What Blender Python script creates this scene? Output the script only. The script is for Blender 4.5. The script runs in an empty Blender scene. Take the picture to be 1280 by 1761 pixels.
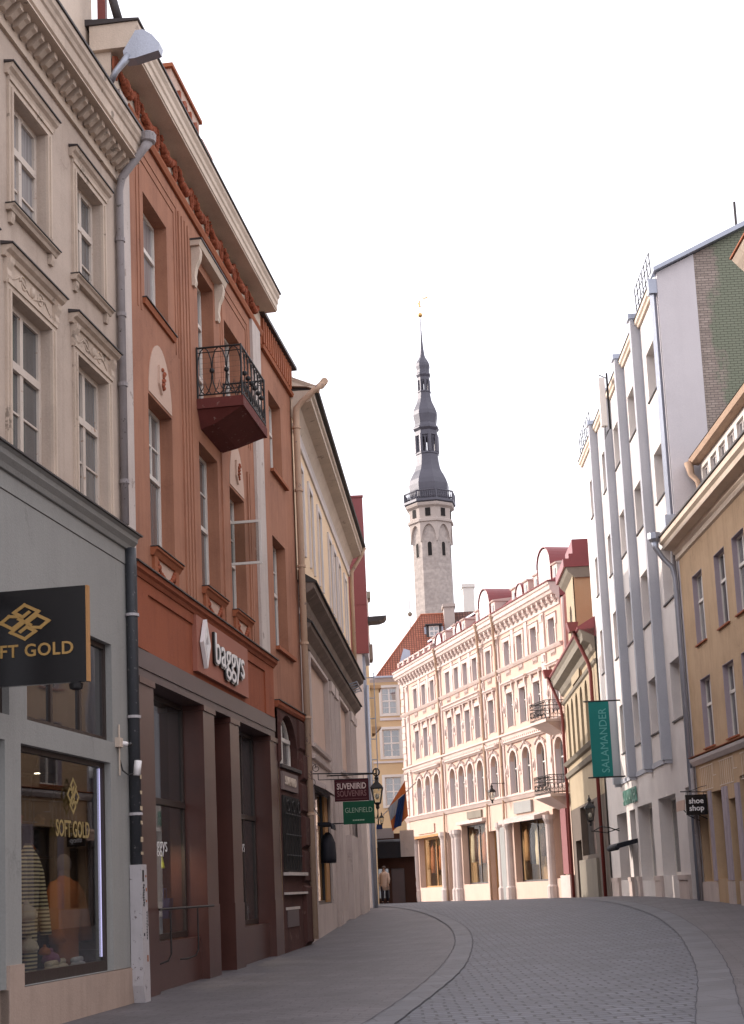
import bpy, bmesh, math, random
from mathutils import Matrix, Vector
random.seed(7)
SC = bpy.context.scene
R = math.radians
# ------------------------------------------------------------------ camera
cam = bpy.data.cameras.new("camera")
camo = bpy.data.objects.new("camera", cam)
SC.collection.objects.link(camo)
TILT, ROLL = R(8.9497), R(2.5364)
ct, st, cr, sr = math.cos(TILT), math.sin(TILT), math.cos(ROLL), math.sin(ROLL)
fw = Vector((0, ct, st)); up0 = Vector((0, -st, ct)); rt0 = Vector((1, 0, 0))
rt = rt0 * cr - up0 * sr; up = rt0 * sr + up0 * cr
M = Matrix((rt, up, -fw)).transposed().to_4x4()
M.translation = Vector((0, 0, 1.5))
camo.matrix_world = M
cam.sensor_fit = 'VERTICAL'; cam.sensor_height = 36.0; cam.sensor_width = 26.17
cam.lens = 36.0 * 2500 / 1761
cam.shift_y = (1134 - 880.5) / 1761
cam.clip_start = 0.2; cam.clip_end = 3000
SC.camera = camo
# ------------------------------------------------------------------ light
SUN_AZ, SUN_EL = R(-62), R(21)      # azimuth measured from +Y towards +X
sun_dir = Vector((math.sin(SUN_AZ) * math.cos(SUN_EL), math.cos(SUN_AZ) * math.cos(SUN_EL), math.sin(SUN_EL)))
W = bpy.data.worlds.new("World"); SC.world = W; W.use_nodes = True
nt = W.node_tree; nt.nodes.clear()
o_ = nt.nodes.new("ShaderNodeOutputWorld"); b_ = nt.nodes.new("ShaderNodeBackground")
s_ = nt.nodes.new("ShaderNodeTexSky"); s_.sky_type = 'NISHITA'; s_.sun_disc = False
s_.sun_elevation = SUN_EL; s_.sun_rotation = SUN_AZ
s_.air_density = 1.0; s_.dust_density = 4.0; s_.ozone_density = 1.0
h_ = nt.nodes.new("ShaderNodeHueSaturation"); h_.inputs['Saturation'].default_value = 0.3
h_.inputs['Value'].default_value = 1.0
mx_ = nt.nodes.new("ShaderNodeMix"); mx_.data_type = 'RGBA'; mx_.inputs[0].default_value = 0.5
mx_.inputs[7].default_value = (10.2, 9.9, 10.7, 1)        # thin bright overcast veil over the clear sky
nt.links.new(s_.outputs[0], h_.inputs['Color']); nt.links.new(h_.outputs[0], mx_.inputs[6])
nt.links.new(mx_.outputs[2], b_.inputs['Color']); b_.inputs['Strength'].default_value = 0.15
nt.links.new(b_.outputs[0], o_.inputs[0])
sl = bpy.data.lights.new("sun", 'SUN'); sl.energy = 2.2; sl.angle = R(0.6); sl.color = (1.0, 0.89, 0.80)
so = bpy.data.objects.new("sun", sl); SC.collection.objects.link(so)
so.rotation_euler = sun_dir.to_track_quat('Z', 'Y').to_euler()
SC.view_settings.view_transform = 'Standard'; SC.view_settings.look = 'None'
SC.view_settings.gamma = 1.0; SC.view_settings.use_curve_mapping = False
SC.view_settings.exposure = 0.86
SC.cycles.max_bounces = 6; SC.cycles.diffuse_bounces = 3; SC.cycles.transparent_max_bounces = 8

# ------------------------------------------------------------------ materials
def N(nt, t, **k):
    n = nt.nodes.new(t)
    for a, v in k.items():
        if a in n.inputs: n.inputs[a].default_value = v
        else: setattr(n, a, v)
    return n
def ramp(nt, src, a, b, ca=(0, 0, 0, 1), cb=(1, 1, 1, 1)):
    r = nt.nodes.new("ShaderNodeValToRGB"); r.color_ramp.elements[0].position = a; r.color_ramp.elements[1].position = b
    r.color_ramp.elements[0].color = ca; r.color_ramp.elements[1].color = cb
    nt.links.new(src, r.inputs[0]); return r.outputs[0]
def mixc(nt, f, a, b, mode='MIX'):
    m = nt.nodes.new("ShaderNodeMix"); m.data_type = 'RGBA'; m.blend_type = mode
    for s, v in ((0, f), (6, a), (7, b)):
        if hasattr(v, 'is_linked'): nt.links.new(v, m.inputs[s])
        else: m.inputs[s].default_value = v
    return m.outputs[2]
def c4(c): return (c[0], c[1], c[2], 1)
def newmat(name):
    m = bpy.data.materials.new(name); m.use_nodes = True
    return m, m.node_tree, m.node_tree.nodes['Principled BSDF']
def wpos(nt):
    return nt.nodes.new("ShaderNodeNewGeometry").outputs['Position']
def plaster(name, col, stain=None, amount=0.5, rough=0.85, bump=0.25, metal=0.0, sc=1.0, patch=None, streak=0.5):
    """painted render: mottled tone, rain streaks with a shape of their own, a little chipped paint"""
    m, nt, p = newmat(name)
    if stain is None: stain = tuple(c * 0.62 for c in col)
    P = wpos(nt)
    n1 = N(nt, "ShaderNodeTexNoise", Scale=0.9 * sc, Detail=6.0, Roughness=0.62); nt.links.new(P, n1.inputs['Vector'])
    mp = N(nt, "ShaderNodeMapping"); mp.inputs['Scale'].default_value = (3.2 * sc, 3.2 * sc, 0.22 * sc); nt.links.new(P, mp.inputs[0])
    n2 = N(nt, "ShaderNodeTexNoise", Scale=1.6, Detail=5.0, Roughness=0.6); nt.links.new(mp.outputs[0], n2.inputs['Vector'])
    n3 = N(nt, "ShaderNodeTexNoise", Scale=38.0 * sc, Detail=3.0, Roughness=0.6); nt.links.new(P, n3.inputs['Vector'])
    n4 = N(nt, "ShaderNodeTexNoise", Scale=3.0 * sc, Detail=8.0, Roughness=0.7); nt.links.new(P, n4.inputs['Vector'])
    f1 = ramp(nt, n1.outputs[0], 0.42, 0.72); f2 = ramp(nt, n2.outputs[0], 0.48, 0.8)
    fa = nt.nodes.new("ShaderNodeMath"); fa.operation = 'MULTIPLY_ADD'; fa.use_clamp = True
    nt.links.new(f2, fa.inputs[0]); fa.inputs[1].default_value = streak; nt.links.new(f1, fa.inputs[2])
    fm = nt.nodes.new("ShaderNodeMath"); fm.operation = 'MULTIPLY'; nt.links.new(fa.outputs[0], fm.inputs[0]); fm.inputs[1].default_value = amount
    c = mixc(nt, fm.outputs[0], c4(col), c4(stain))
    c = mixc(nt, 0.35, c, mixc(nt, ramp(nt, n3.outputs[0], .3, .7), c4(tuple(x * .85 for x in col)), c4(tuple(min(1, x * 1.12) for x in col))))
    if streak >= .8:      # hairline cracks in the render, here and there
        vo = N(nt, "ShaderNodeTexVoronoi", Scale=.55); vo.feature = 'DISTANCE_TO_EDGE'
        dv = nt.nodes.new("ShaderNodeVectorMath"); dv.operation = 'MULTIPLY_ADD'; nt.links.new(n4.outputs[1], dv.inputs[0]); dv.inputs[1].default_value = (.5, .5, .5); nt.links.new(P, dv.inputs[2])
        nt.links.new(dv.outputs[0], vo.inputs['Vector'])
        cr_ = ramp(nt, vo.outputs['Distance'], .0015, .006, (1, 1, 1, 1), (0, 0, 0, 1)); ck = nt.nodes.new("ShaderNodeMath"); ck.operation = 'MULTIPLY'
        nt.links.new(cr_, ck.inputs[0]); nt.links.new(ramp(nt, n1.outputs[0], .5, .62), ck.inputs[1])
        ck2 = nt.nodes.new("ShaderNodeMath"); ck2.operation = 'MULTIPLY'; nt.links.new(ck.outputs[0], ck2.inputs[0]); ck2.inputs[1].default_value = .55
        c = mixc(nt, ck2.outputs[0], c, c4(tuple(x * .4 for x in col)))
    if patch:
        c = mixc(nt, ramp(nt, n4.outputs[0], 0.615, 0.635), c, c4(patch))
    nt.links.new(c, p.inputs['Base Color'])
    p.inputs['Roughness'].default_value = rough; p.inputs['Metallic'].default_value = metal
    if rough > .5: p.inputs['Specular IOR Level'].default_value = .25
    bp = N(nt, "ShaderNodeBump", Strength=bump, Distance=0.02); 
    ad = nt.nodes.new("ShaderNodeMath"); ad.operation = 'ADD'; nt.links.new(n3.outputs[0], ad.inputs[0]); nt.links.new(n4.outputs[0], ad.inputs[1])
    nt.links.new(ad.outputs[0], bp.inputs['Height']); nt.links.new(bp.outputs[0], p.inputs['Normal'])
    return m
def emis(name, col, s):
    m, nt, p = newmat(name); p.inputs['Base Color'].default_value = c4(col)
    p.inputs['Emission Color'].default_value = c4(col); p.inputs['Emission Strength'].default_value = s; return m
def winglass(name, ca, cb, refl=0.06, rough=0.03):
    """window pane with whatever hangs behind it (curtain folds or a dark room; paler tones imitate sky reflections), reflecting by Fresnel"""
    m, nt, p = newmat(name)
    P = wpos(nt); oi = nt.nodes.new("ShaderNodeObjectInfo")
    w = N(nt, "ShaderNodeTexNoise", Scale=1.0, Detail=3.0); mp = N(nt, "ShaderNodeMapping"); mp.inputs['Scale'].default_value = (14, 14, 0.35)
    nt.links.new(P, mp.inputs[0]); nt.links.new(mp.outputs[0], w.inputs['Vector'])
    base = mixc(nt, oi.outputs['Random'], c4(ca), c4(cb))
    c = mixc(nt, ramp(nt, w.outputs[0], .35, .65), base, mixc(nt, 0.45, base, (0.02, 0.022, 0.025, 1)))
    nt.links.new(c, p.inputs['Base Color']); p.inputs['Roughness'].default_value = rough; p.inputs['IOR'].default_value = 2.3
    n = N(nt, "ShaderNodeTexNoise", Scale=1.3, Detail=1.0); nt.links.new(P, n.inputs['Vector'])
    bp = N(nt, "ShaderNodeBump", Strength=0.12, Distance=0.02); nt.links.new(n.outputs[0], bp.inputs['Height']); nt.links.new(bp.outputs[0], p.inputs['Normal'])
    return m
def clearglass(name, tint=(0.8, 0.82, 0.82), lo=0.12, k=0.8):
    m = bpy.data.materials.new(name); m.use_nodes = True; nt = m.node_tree; nt.nodes.clear()
    o = nt.nodes.new("ShaderNodeOutputMaterial"); mix = nt.nodes.new("ShaderNodeMixShader")
    t = N(nt, "ShaderNodeBsdfTransparent"); t.inputs[0].default_value = c4(tint)
    g = nt.nodes.new("ShaderNodeBsdfGlossy"); g.inputs['Roughness'].default_value = 0.015
    lw = N(nt, "ShaderNodeLayerWeight", Blend=0.5); pw = nt.nodes.new("ShaderNodeMath"); pw.operation = 'POWER'
    nt.links.new(lw.outputs['Facing'], pw.inputs[0]); pw.inputs[1].default_value = 4.0
    ad = nt.nodes.new("ShaderNodeMath"); ad.operation = 'MULTIPLY_ADD'; ad.use_clamp = True
    nt.links.new(pw.outputs[0], ad.inputs[0]); ad.inputs[1].default_value = k; ad.inputs[2].default_value = lo
    nt.links.new(ad.outputs[0], mix.inputs[0]); nt.links.new(t.outputs[0], mix.inputs[1]); nt.links.new(g.outputs[0], mix.inputs[2])
    nt.links.new(mix.outputs[0], o.inputs[0]); return m
def brickmat(name, c1, c2, mort, bw, bh, ms=0.012, axes='xz', bump=0.6, rough=0.85, rot=0.0, squash=1.0, var=0.5, off=0.5, dist=0.0, paint=None):
    m, nt, p = newmat(name); P = wpos(nt)
    sx = nt.nodes.new("ShaderNodeSeparateXYZ"); cb = nt.nodes.new("ShaderNodeCombineXYZ")
    mr = nt.nodes.new("ShaderNodeMapping"); mr.inputs['Rotation'].default_value = (0, 0, rot)
    nt.links.new(P, mr.inputs[0]); nt.links.new(mr.outputs[0], sx.inputs[0])
    nt.links.new(sx.outputs['XYZ'.index(axes[0].upper())], cb.inputs[0]); nt.links.new(sx.outputs['XYZ'.index(axes[1].upper())], cb.inputs[1])
    vec = cb.outputs[0]
    nn = N(nt, "ShaderNodeTexNoise", Scale=1.1 if dist else 3.0, Detail=4.0); nt.links.new(P, nn.inputs['Vector'])
    if dist:
        n5 = N(nt, "ShaderNodeTexNoise", Scale=2.3, Detail=2.0); nt.links.new(P, n5.inputs['Vector'])
        va = nt.nodes.new("ShaderNodeVectorMath"); va.operation = 'MULTIPLY_ADD'; nt.links.new(n5.outputs[1], va.inputs[0])
        va.inputs[1].default_value = (dist, dist, 0); nt.links.new(vec, va.inputs[2]); vec = va.outputs[0]
    b = N(nt, "ShaderNodeTexBrick", Scale=1.0); b.offset = off; b.squash = squash
    b.inputs['Color1'].default_value = c4(c1); b.inputs['Color2'].default_value = c4(c2); b.inputs['Mortar'].default_value = c4(mort)
    b.inputs['Mortar Size'].default_value = ms; b.inputs['Brick Width'].default_value = bw; b.inputs['Row Height'].default_value = bh
    b.inputs['Mortar Smooth'].default_value = 0.25; b.inputs['Bias'].default_value = 0.0
    nt.links.new(vec, b.inputs['Vector'])
    c = mixc(nt, ramp(nt, nn.outputs[0], .35, .7), b.outputs[0], mixc(nt, var, b.outputs[0], c4(tuple(x * .45 for x in c1))))
    if paint:
        np_ = N(nt, "ShaderNodeTexNoise", Scale=0.8, Detail=9.0, Roughness=0.72); nt.links.new(P, np_.inputs['Vector'])
        gx = nt.nodes.new("ShaderNodeMath"); gx.operation = 'MULTIPLY_ADD'; nt.links.new(sx.outputs[0], gx.inputs[0]); gx.inputs[1].default_value = paint[1]; gx.inputs[2].default_value = paint[2]
        ad = nt.nodes.new("ShaderNodeMath"); ad.operation = 'ADD'; nt.links.new(np_.outputs[0], ad.inputs[0]); nt.links.new(gx.outputs[0], ad.inputs[1])
        pf = ramp(nt, ad.outputs[0], .46, .58, (0, 0, 0, 1), (.88, .88, .88, 1))
        pc = mixc(nt, b.outputs[1], c4(paint[0]), c4(tuple(x * .35 for x in paint[0])))
        c = mixc(nt, pf, c, pc)
    nt.links.new(c, p.inputs['Base Color']); p.inputs['Roughness'].default_value = rough
    iv = nt.nodes.new("ShaderNodeMath"); iv.operation = 'SUBTRACT'; iv.inputs[0].default_value = 1.0; nt.links.new(b.outputs[1], iv.inputs[1])
    n3 = N(nt, "ShaderNodeTexNoise", Scale=14.0, Detail=4.0); nt.links.new(P, n3.inputs['Vector'])
    ad = nt.nodes.new("ShaderNodeMath"); ad.operation = 'MULTIPLY_ADD'; nt.links.new(n3.outputs[0], ad.inputs[0]); ad.inputs[1].default_value = 0.5; nt.links.new(iv.outputs[0], ad.inputs[2])
    bp = N(nt, "ShaderNodeBump", Strength=bump, Distance=0.02); nt.links.new(ad.outputs[0], bp.inputs['Height']); nt.links.new(bp.outputs[0], p.inputs['Normal'])
    return m
def tilemat(name, c1, c2, w=0.22, rowh=0.3):
    m, nt, p = newmat(name)
    tc = nt.nodes.new("ShaderNodeTexCoord"); P = tc.outputs['UV']
    b = N(nt, "ShaderNodeTexBrick", Scale=1.0); b.offset = 0.0
    b.inputs['Color1'].default_value = c4(c1); b.inputs['Color2'].default_value = c4(c2); b.inputs['Mortar'].default_value = c4(tuple(x * .3 for x in c1))
    b.inputs['Mortar Size'].default_value = 0.035; b.inputs['Mortar Smooth'].default_value = 0.6; b.inputs['Brick Width'].default_value = w; b.inputs['Row Height'].default_value = rowh
    nt.links.new(P, b.inputs['Vector'])
    n = N(nt, "ShaderNodeTexNoise", Scale=0.6, Detail=6.0); nt.links.new(wpos(nt), n.inputs['Vector'])
    c = mixc(nt, ramp(nt, n.outputs[0], .35, .7), b.outputs[0], mixc(nt, .5, b.outputs[0], c4(tuple(x * .5 for x in c1))))
    nt.links.new(c, p.inputs['Base Color']); p.inputs['Roughness'].default_value = 0.8
    iv = nt.nodes.new("ShaderNodeMath"); iv.operation = 'SUBTRACT'; iv.inputs[0].default_value = 1.0; nt.links.new(b.outputs[1], iv.inputs[1])
    bp = N(nt, "ShaderNodeBump", Strength=1.0, Distance=0.06); nt.links.new(iv.outputs[0], bp.inputs['Height']); nt.links.new(bp.outputs[0], p.inputs['Normal'])
    return m
def stripes(name, c1, c2, freq, axis='Z', duty=0.5):
    m, nt, p = newmat(name); tc = nt.nodes.new("ShaderNodeTexCoord"); sx = nt.nodes.new("ShaderNodeSeparateXYZ")
    nt.links.new(tc.outputs['Object'], sx.inputs[0]); k = nt.nodes.new("ShaderNodeMath"); k.operation = 'MULTIPLY'; k.inputs[1].default_value = freq
    nt.links.new(sx.outputs['XYZ'.index(axis)], k.inputs[0]); fr = nt.nodes.new("ShaderNodeMath"); fr.operation = 'FRACT'; nt.links.new(k.outputs[0], fr.inputs[0])
    nt.links.new(mixc(nt, ramp(nt, fr.outputs[0], duty - .04, duty + .04), c4(c1), c4(c2)), p.inputs['Base Color']); p.inputs['Roughness'].default_value = 0.9
    return m

m = {}
m['beige'] = plaster('beige_render', (.50, .405, .335), (.31, .24, .195), .8, patch=None, streak=.8)
m['beige_trim'] = plaster('beige_trim', (.585, .475, .385), (.30, .23, .18), .7, patch=(.26, .21, .17), streak=.9)
m['shopgrey'] = plaster('grey_green_render', (.295, .29, .275), (.21, .205, .195), .45, streak=1.0)
m['plinthA'] = plaster('beige_plinth', (.40, .30, .245), (.22, .165, .14), .8, streak=.8)
m['lead'] = plaster('dark_sheet_metal', (.07, .06, .06), (.03, .026, .026), .6, rough=.55, metal=.3)
m['orange'] = plaster('terracotta_render', (.375, .175, .108), (.235, .105, .068), .95, streak=1.0)
m['orange2'] = plaster('terracotta_trim', (.34, .115, .055), (.2, .07, .04), .6)
m['redband'] = plaster('rust_red_render', (.31, .092, .045), (.20, .058, .032), .7, streak=1.0)
m['garland'] = plaster('rust_relief', (.36, .105, .055), (.2, .06, .035), .6, bump=.9, sc=2.0)
m['cream'] = plaster('cream_cornice', (.66, .55, .45), (.40, .31, .24), .6)
m['pinkcream'] = plaster('pink_cream_render', (.56, .40, .32), (.42, .29, .23), .45)
m['whitewash'] = plaster('whitewashed_pilaster', (.56, .49, .45), (.36, .30, .27), .6, patch=(.33, .27, .24), streak=1.0)
m['granite'] = plaster('brown_polished_granite', (.082, .032, .025), (.038, .016, .013), .75, rough=.3, bump=.05)
m['granite2'] = plaster('brown_granite_beam', (.088, .06, .062), (.055, .038, .04), .5, rough=.4, bump=.08)
m['rustic'] = plaster('dark_red_sandstone', (.085, .036, .030), (.030, .014, .013), .9, rough=.8, bump=1.0, patch=(.12, .065, .055))
m['frame_white'] = plaster('old_white_paint', (.60, .52, .45), (.42, .33, .28), .5, rough=.6, patch=(.33, .19, .12), sc=2.5)
m['frame_clean'] = plaster('white_frame_paint', (.70, .65, .60), (.5, .45, .4), .3, rough=.5)
m['frame_dark'] = plaster('dark_brown_frame', (.035, .022, .018), (.02, .013, .011), .5, rough=.4)
m['black'] = plaster('black_iron', (.018, .017, .018), (.03, .022, .018), .5, rough=.5, metal=.4)
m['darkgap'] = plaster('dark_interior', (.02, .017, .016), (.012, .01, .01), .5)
m['pane'] = winglass('pane_curtain_sky', (.25, .25, .25), (.08, .085, .09))  # curtain grey, lifted to imitate sky reflected in the glass
m['pane_dark'] = winglass('pane_dark', (.028, .03, .034), (.06, .055, .055))
m['pane_pale'] = winglass('pane_pale', (.50, .48, .48), (.22, .22, .23))  # pale tone stands in for bright sky reflected in the panes
m['glass'] = clearglass('shop_glass', (.84, .86, .86), .10)
m['glass_t'] = clearglass('lantern_glass', (.85, .85, .8), .05)
m['pipe_grey'] = plaster('grey_downpipe_paint', (.30, .27, .27), (.16, .14, .14), .7, rough=.55, patch=(.09, .075, .07), sc=2.5)
m['pipe_dark'] = plaster('dark_downpipe_paint', (.042, .045, .052), (.03, .03, .035), .5, rough=.5, patch=(.22, .21, .21), sc=5)
m['pipe_white'] = plaster('white_steel_guard', (.46, .43, .44), (.3, .27, .27), .5, rough=.5, patch=(.12, .09, .09), sc=4)
m['pipe_cream'] = plaster('peeling_cream_pipe', (.50, .35, .25), (.36, .24, .18), .6, patch=(.22, .16, .15), sc=1.6)
m['pipe_red'] = plaster('red_downpipe', (.20, .035, .028), (.12, .022, .02), .5, rough=.45)
m['zinc'] = plaster('zinc_sheet', (.38, .40, .46), (.24, .25, .29), .6, rough=.4, metal=.55)
m['redroof'] = plaster('red_sheet_roof', (.22, .04, .042), (.13, .025, .028), .6, rough=.45)
m['redslab'] = plaster('red_cladding', (.23, .07, .072), (.18, .055, .055), .4, rough=.6)
m['yellowD'] = plaster('pale_yellow_render', (.76, .57, .38), (.62, .45, .32), .5)
m['whitetrim'] = plaster('white_trim', (.66, .60, .58), (.48, .42, .40), .5)
m['soffit'] = plaster('beige_soffit', (.58, .48, .39), (.36, .28, .22), .6, patch=(.34, .27, .22))
m['browneave'] = plaster('weathered_brown_eave', (.23, .175, .145), (.08, .06, .05), .8, patch=(.3, .24, .2))
m['stoneD'] = plaster('pinkish_stone_front', (.54, .45, .41), (.34, .27, .245), .6, streak=.9)
m['pinkG'] = plaster('salmon_render', (.58, .40, .32), (.46, .29, .23), .6)
m['trimG'] = plaster('pale_pink_stucco', (.60, .48, .43), (.42, .32, .28), .7)
m['pinkside'] = plaster('dusty_pink_gable', (.50, .24, .20), (.4, .18, .15), .4)
m['whiteI'] = plaster('off_white_render', (.65, .60, .57), (.48, .435, .42), .7)
m['finI'] = plaster('blue_grey_pilaster', (.40, .405, .44), (.29, .295, .33), .4)
m['lavender'] = plaster('pale_lilac_render', (.63, .585, .59), (.5, .46, .47), .5)
m['ochre'] = plaster('ochre_render', (.50, .345, .215), (.33, .22, .13), .8, streak=.9)
m['lilac'] = plaster('lilac_reveal', (.38, .32, .35), (.28, .23, .25), .4)
m['yellowH'] = plaster('straw_render', (.38, .305, .205), (.27, .21, .14), .7)
m['olive'] = plaster('olive_grey_cornice', (.22, .19, .15), (.12, .10, .085), .6)
m['ochreH'] = plaster('amber_render', (.44, .29, .17), (.42, .22, .1), .5)
m['ochreF'] = plaster('light_ochre_render', (.62, .45, .27), (.5, .35, .2), .4)
m['slate'] = plaster('slate_blue_spire', (.085, .08, .10), (.05, .048, .06), .5, rough=.5, metal=.2)
m['tower'] = brickmat('limestone_shaft', (.47, .40, .36), (.38, .32, .29), (.42, .36, .33), .9, .35, .02, 'xz', bump=.5)
m['towertrim'] = plaster('limestone_trim', (.45, .38, .34), (.3, .25, .22), .5)
m['gold'] = plaster('gilded_metal', (.65, .38, .12), (.4, .22, .08), .3, rough=.35, metal=.8)
m['brickR'] = brickmat('painted_brick_gable', (.42, .34, .29), (.31, .25, .21), (.12, .10, .09), .22, .078, .008, 'xz', bump=.7, paint=((.20, .225, .155), .55, -5.95))
m['tiles'] = tilemat('clay_roof_tiles', (.44, .15, .085), (.33, .10, .06), .2, .26)
m['lilacwhite'] = plaster('shade_tinted_reveal', (.56, .49, .49), (.46, .4, .4), .3)  # white-lilac trim, tinted to imitate the shade in the window recesses
m['glass_low'] = clearglass('sunlit_shop_glass', (.94, .94, .92), .0, .25)
m['darkbase'] = plaster('dark_shaded_front', (.13, .10, .08), (.07, .055, .045), .6)  # olive-brown ground floor paint, darkened further to stand in for shade
m['tiles_old'] = tilemat('weathered_roof_tiles', (.20, .085, .06), (.12, .05, .04))
m['tiles_grey'] = tilemat('mossy_roof_tiles', (.14, .12, .11), (.09, .08, .075))
m['road'] = brickmat('granite_setts', (.122, .126, .152), (.084, .087, .108), (.020, .019, .023), .30, .21, .018, 'xy', bump=1.0, rough=.6, var=.6, dist=.13)
m['slab'] = brickmat('granite_slabs', (.118, .117, .132), (.092, .091, .104), (.05, .045, .05), 1.1, .55, .01, 'xy', bump=.5, rough=.6, rot=R(-12), dist=.05, var=.6)
m['pave'] = brickmat('small_paving', (.118, .106, .113), (.092, .082, .088), (.050, .043, .046), .5, .21, .010, 'xy', bump=.6, rough=.6, rot=R(9), dist=.08, var=.65)
m['sign_black'] = plaster('black_gloss_board', (.012, .011, .012), (.02, .016, .014), .3, rough=.18, bump=.02)
m['sign_gold'] = plaster('gold_lettering', (.42, .25, .08), (.3, .18, .06), .3, rough=.4, metal=.3)
m['gold_glass'] = plaster('gold_glass_lettering', (.30, .22, .09), (.25, .18, .07), .2, rough=.6)
m['sign_white'] = plaster('white_letters', (.78, .75, .74), (.7, .66, .65), .2, rough=.4)
m['sign_pink'] = plaster('salmon_sign_board', (.34, .13, .09), (.30, .11, .075), .25, rough=.6, bump=.03)
m['maroon'] = plaster('maroon_sign', (.05, .008, .012), (.04, .008, .01), .3, rough=.8)
m['maroon_t'] = plaster('maroon_sign_letters', (.62, .48, .44), (.3, .2, .2), .3)
m['maroon_d'] = plaster('maroon_faded_letters', (.22, .11, .11), (.1, .05, .05), .3)
m['green'] = plaster('dark_green_sign', (.012, .085, .045), (.01, .06, .035), .3, rough=.8)
m['green_t'] = plaster('pale_green_letters', (.38, .48, .36), (.3, .4, .3), .2)
m['teal'] = plaster('teal_banner', (.008, .16, .145), (.006, .12, .11), .3, rough=.55)
m['teal_t'] = plaster('pale_teal_letters', (.12, .36, .34), (.1, .3, .28), .2)
m['neon_green'] = plaster('green_channel_letters', (.10, .26, .20), (.08, .2, .16), .3, rough=.4)
m['stonesign'] = plaster('grey_plaque', (.20, .15, .14), (.13, .1, .09), .4)
m['blind_y'] = plaster('yellow_blind', (.42, .27, .10), (.34, .21, .08), .3)
m['lamp'] = emis('warm_spotlight', (1, .82, .6), 9)
m['lampcool'] = emis('cool_tube', (.6, .58, .9), .32)
m['cloth_red'] = plaster('red_cloth', (.42, .02, .04), (.25, .012, .02), .4)
m['cloth_orange'] = plaster('orange_cloth', (.33, .10, .025), (.22, .06, .018), .6)
m['mannequin'] = plaster('dull_mannequin', (.16, .125, .11), (.1, .08, .07), .4)
m['honeyback'] = plaster('warm_shop_back', (.42, .26, .13), (.25, .13, .06), .9, sc=2)  # bright honey tone stands in for warm light on the displays
m['cloth_stripe'] = stripes('striped_knit', (.62, .50, .28), (.05, .035, .03), 21.0, 'Z')
m['cloth_cream'] = plaster('cream_wool', (.62, .50, .34), (.45, .35, .24), .4, bump=1.0, sc=2)
m['cloth_purple'] = plaster('purple_knit', (.22, .06, .12), (.35, .2, .25), .6, bump=.8, sc=4)
m['cloth_dark'] = plaster('dark_cloth', (.03, .025, .035), (.02, .02, .025), .3)
m['cloth_hiviz'] = plaster('yellow_jacket', (.62, .68, .06), (.5, .55, .05), .3)
m['cloth_pale'] = plaster('pale_cloth', (.40, .38, .38), (.3, .28, .28), .3)
m['cloth_blue'] = plaster('navy_cloth', (.02, .03, .10), (.015, .02, .06), .3)
m['skin'] = plaster('skin', (.45, .26, .19), (.38, .2, .15), .2, rough=.6, bump=.05)
m['hair'] = plaster('grey_brown_hair', (.12, .09, .08), (.06, .045, .04), .5)
m['shelfwall'] = plaster('shop_back_wall', (.085, .055, .038), (.05, .03, .02), .5)
m['shopwhite'] = plaster('pale_shop_wall', (.30, .28, .26), (.22, .2, .19), .4)
m['wood'] = plaster('honey_wood', (.42, .22, .09), (.28, .14, .06), .5)
m['orangeflag'] = plaster('flag_orange', (.50, .14, .045), (.4, .1, .04), .2)
m['blueflag'] = plaster('flag_blue', (.015, .035, .12), (.01, .02, .07), .2)
m['greyflag'] = plaster('flag_grey', (.30, .31, .35), (.22, .23, .27), .2)
m['awning'] = plaster('black_awning', (.014, .014, .02), (.02, .018, .022), .3, rough=.7)
m['whitebanner'] = plaster('white_banner', (.36, .34, .37), (.26, .25, .28), .3)
m['browndoor'] = plaster('brown_wood_front', (.06, .025, .017), (.035, .016, .012), .5)

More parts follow.
